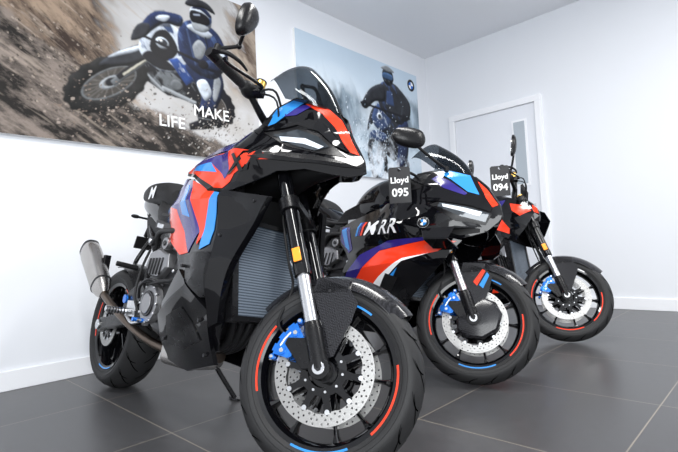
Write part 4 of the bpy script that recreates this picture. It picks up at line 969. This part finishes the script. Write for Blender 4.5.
p.shape([(4.40,2.15),(4.66,2.32),(4.66,2.0),(4.56,1.80),(4.44,1.82),(4.48,2.02)],NB,sm=True,rad=8,rel=1.4,mott=SB)
p.shape([(4.24,2.36),(4.19,2.54),(4.30,2.67),(4.53,2.66),(4.66,2.48),(4.56,2.26)],CH,sm=True,rad=10,rel=1.6,mott=SB)
p.shape([(4.28,2.63),(4.08,2.55),(3.95,2.39),(4.01,2.34),(4.14,2.43),(4.30,2.47)],CH,sm=True,rad=6,rel=1.5); p.shape([(4.52,2.65),(4.73,2.52),(4.70,2.34),(4.55,2.32),(4.58,2.46)],CH,sm=True,rad=6,rel=1.5)
p.shape([(4.32,2.44),(4.34,2.58),(4.43,2.58),(4.45,2.44)],SB,rad=3,mott=WB); p.line((3.92,2.38),(4.72,2.35),.012,BK,.5)
for c in((3.98,2.37),(4.62,2.345)): p.shape(p.ell(c,.05,.04,0),BK,rad=4,rel=1.2)
p.shape(p.ell((4.37,2.735),.092,.098,0),CH,rad=8,rel=1.6,mott=SV,thr=.62); p.shape([(4.29,2.70),(4.45,2.70),(4.44,2.76),(4.30,2.76)],(.05,.10,.2),sm=True,rad=3,rel=1.5); p.shape([(4.26,2.80),(4.37,2.845),(4.48,2.80),(4.37,2.79)],SV,sm=True,rad=2)
p.T=None
hm=np.clip(1-np.hypot((p.Y-4.15)/.85,(p.Z-1.62)/.34),0,1)*np.clip((p.noise(8,5,77)-.40)*4,0,1); p.put(np.clip(hm*1.5,0,.88),(.78,.84,.91))
p.spray(1300,4.0,1.85,.42,.22,[(.80,.86,.93),(.58,.68,.78),(.22,.30,.38)],1.0,(0,1.8),.8,4)
for r_,c in((.078,SV),(.072,BK),(.046,(.9,.9,.9))): p.shape(p.ell((4.84,2.74),r_,r_,0),c,rel=0,nz=0,soft=0)
for q in(0,1):
    t=math.pi*q+math.pi/2; p.shape([(4.84,2.74)]+[(4.84+math.cos(t+i*math.pi/16)*.046,2.74+math.sin(t+i*math.pi/16)*.046) for i in range(9)],(.02,.16,.6),rel=0,nz=0,soft=0)
p.finish('wall_poster.001','photo print of a rider kicking up pale misty dust',[])
# ---------------------------------------------------------------- light
def area(nm,loc,rot,sx,sy,e,c=(1,1,1)):
    l=bpy.data.lights.new(nm,'AREA'); l.shape='RECTANGLE'; l.size=sx; l.size_y=sy; l.energy=e; l.color=c
    o=bpy.data.objects.new(nm,l); col.objects.link(o); o.location=loc; o.rotation_euler=rot; return o
area('ceiling_light',(-.6,.2,3.15),(0,0,0),1.8,.25,64,(1,.99,.97))
area('ceiling_light.001',(-1.0,2.4,3.15),(0,0,0),1.8,.25,64,(1,.99,.97))
area('ceiling_light.002',(1.2,3.6,3.15),(0,0,0),1.8,.25,68,(1,.99,.97))
k=area('shop_window_light',(2.8,-2.2,1.9),(0,0,0),4.5,2.4,255,(.95,.98,1))
dv=V((-1.6,2.0,.8))-k.location; k.rotation_euler=dv.to_track_quat('-Z','Y').to_euler()
w=bpy.data.worlds.new('w'); scene.world=w; w.use_nodes=True
bg=w.node_tree.nodes['Background']; bg.inputs[0].default_value=(.92,.95,1,1); bg.inputs[1].default_value=.95
# ---------------------------------------------------------------- camera
cam=bpy.data.cameras.new('camera'); co=bpy.data.objects.new('camera',cam); col.objects.link(co)
cam.sensor_width=36; cam.lens=24.74; cam.clip_start=.02
h=math.radians(44); ph=math.radians(2.95); ro=math.atan(.05)
F0=V((-math.sin(h),math.cos(h),0)); R0=V((math.cos(h),math.sin(h),0)); U0=V((0,0,1))
Fw=F0*math.cos(ph)+U0*math.sin(ph); Up=U0*math.cos(ph)-F0*math.sin(ph)
Rt=R0*math.cos(ro)-Up*math.sin(ro); Up2=Up*math.cos(ro)+R0*math.sin(ro)
M=Matrix.Identity(4)
for i in range(3): M[i][0]=Rt[i]; M[i][1]=Up2[i]; M[i][2]=-Fw[i]
M.translation=V((0,0,.72)); co.matrix_world=M
scene.camera=co
scene.view_settings.view_transform='Standard'
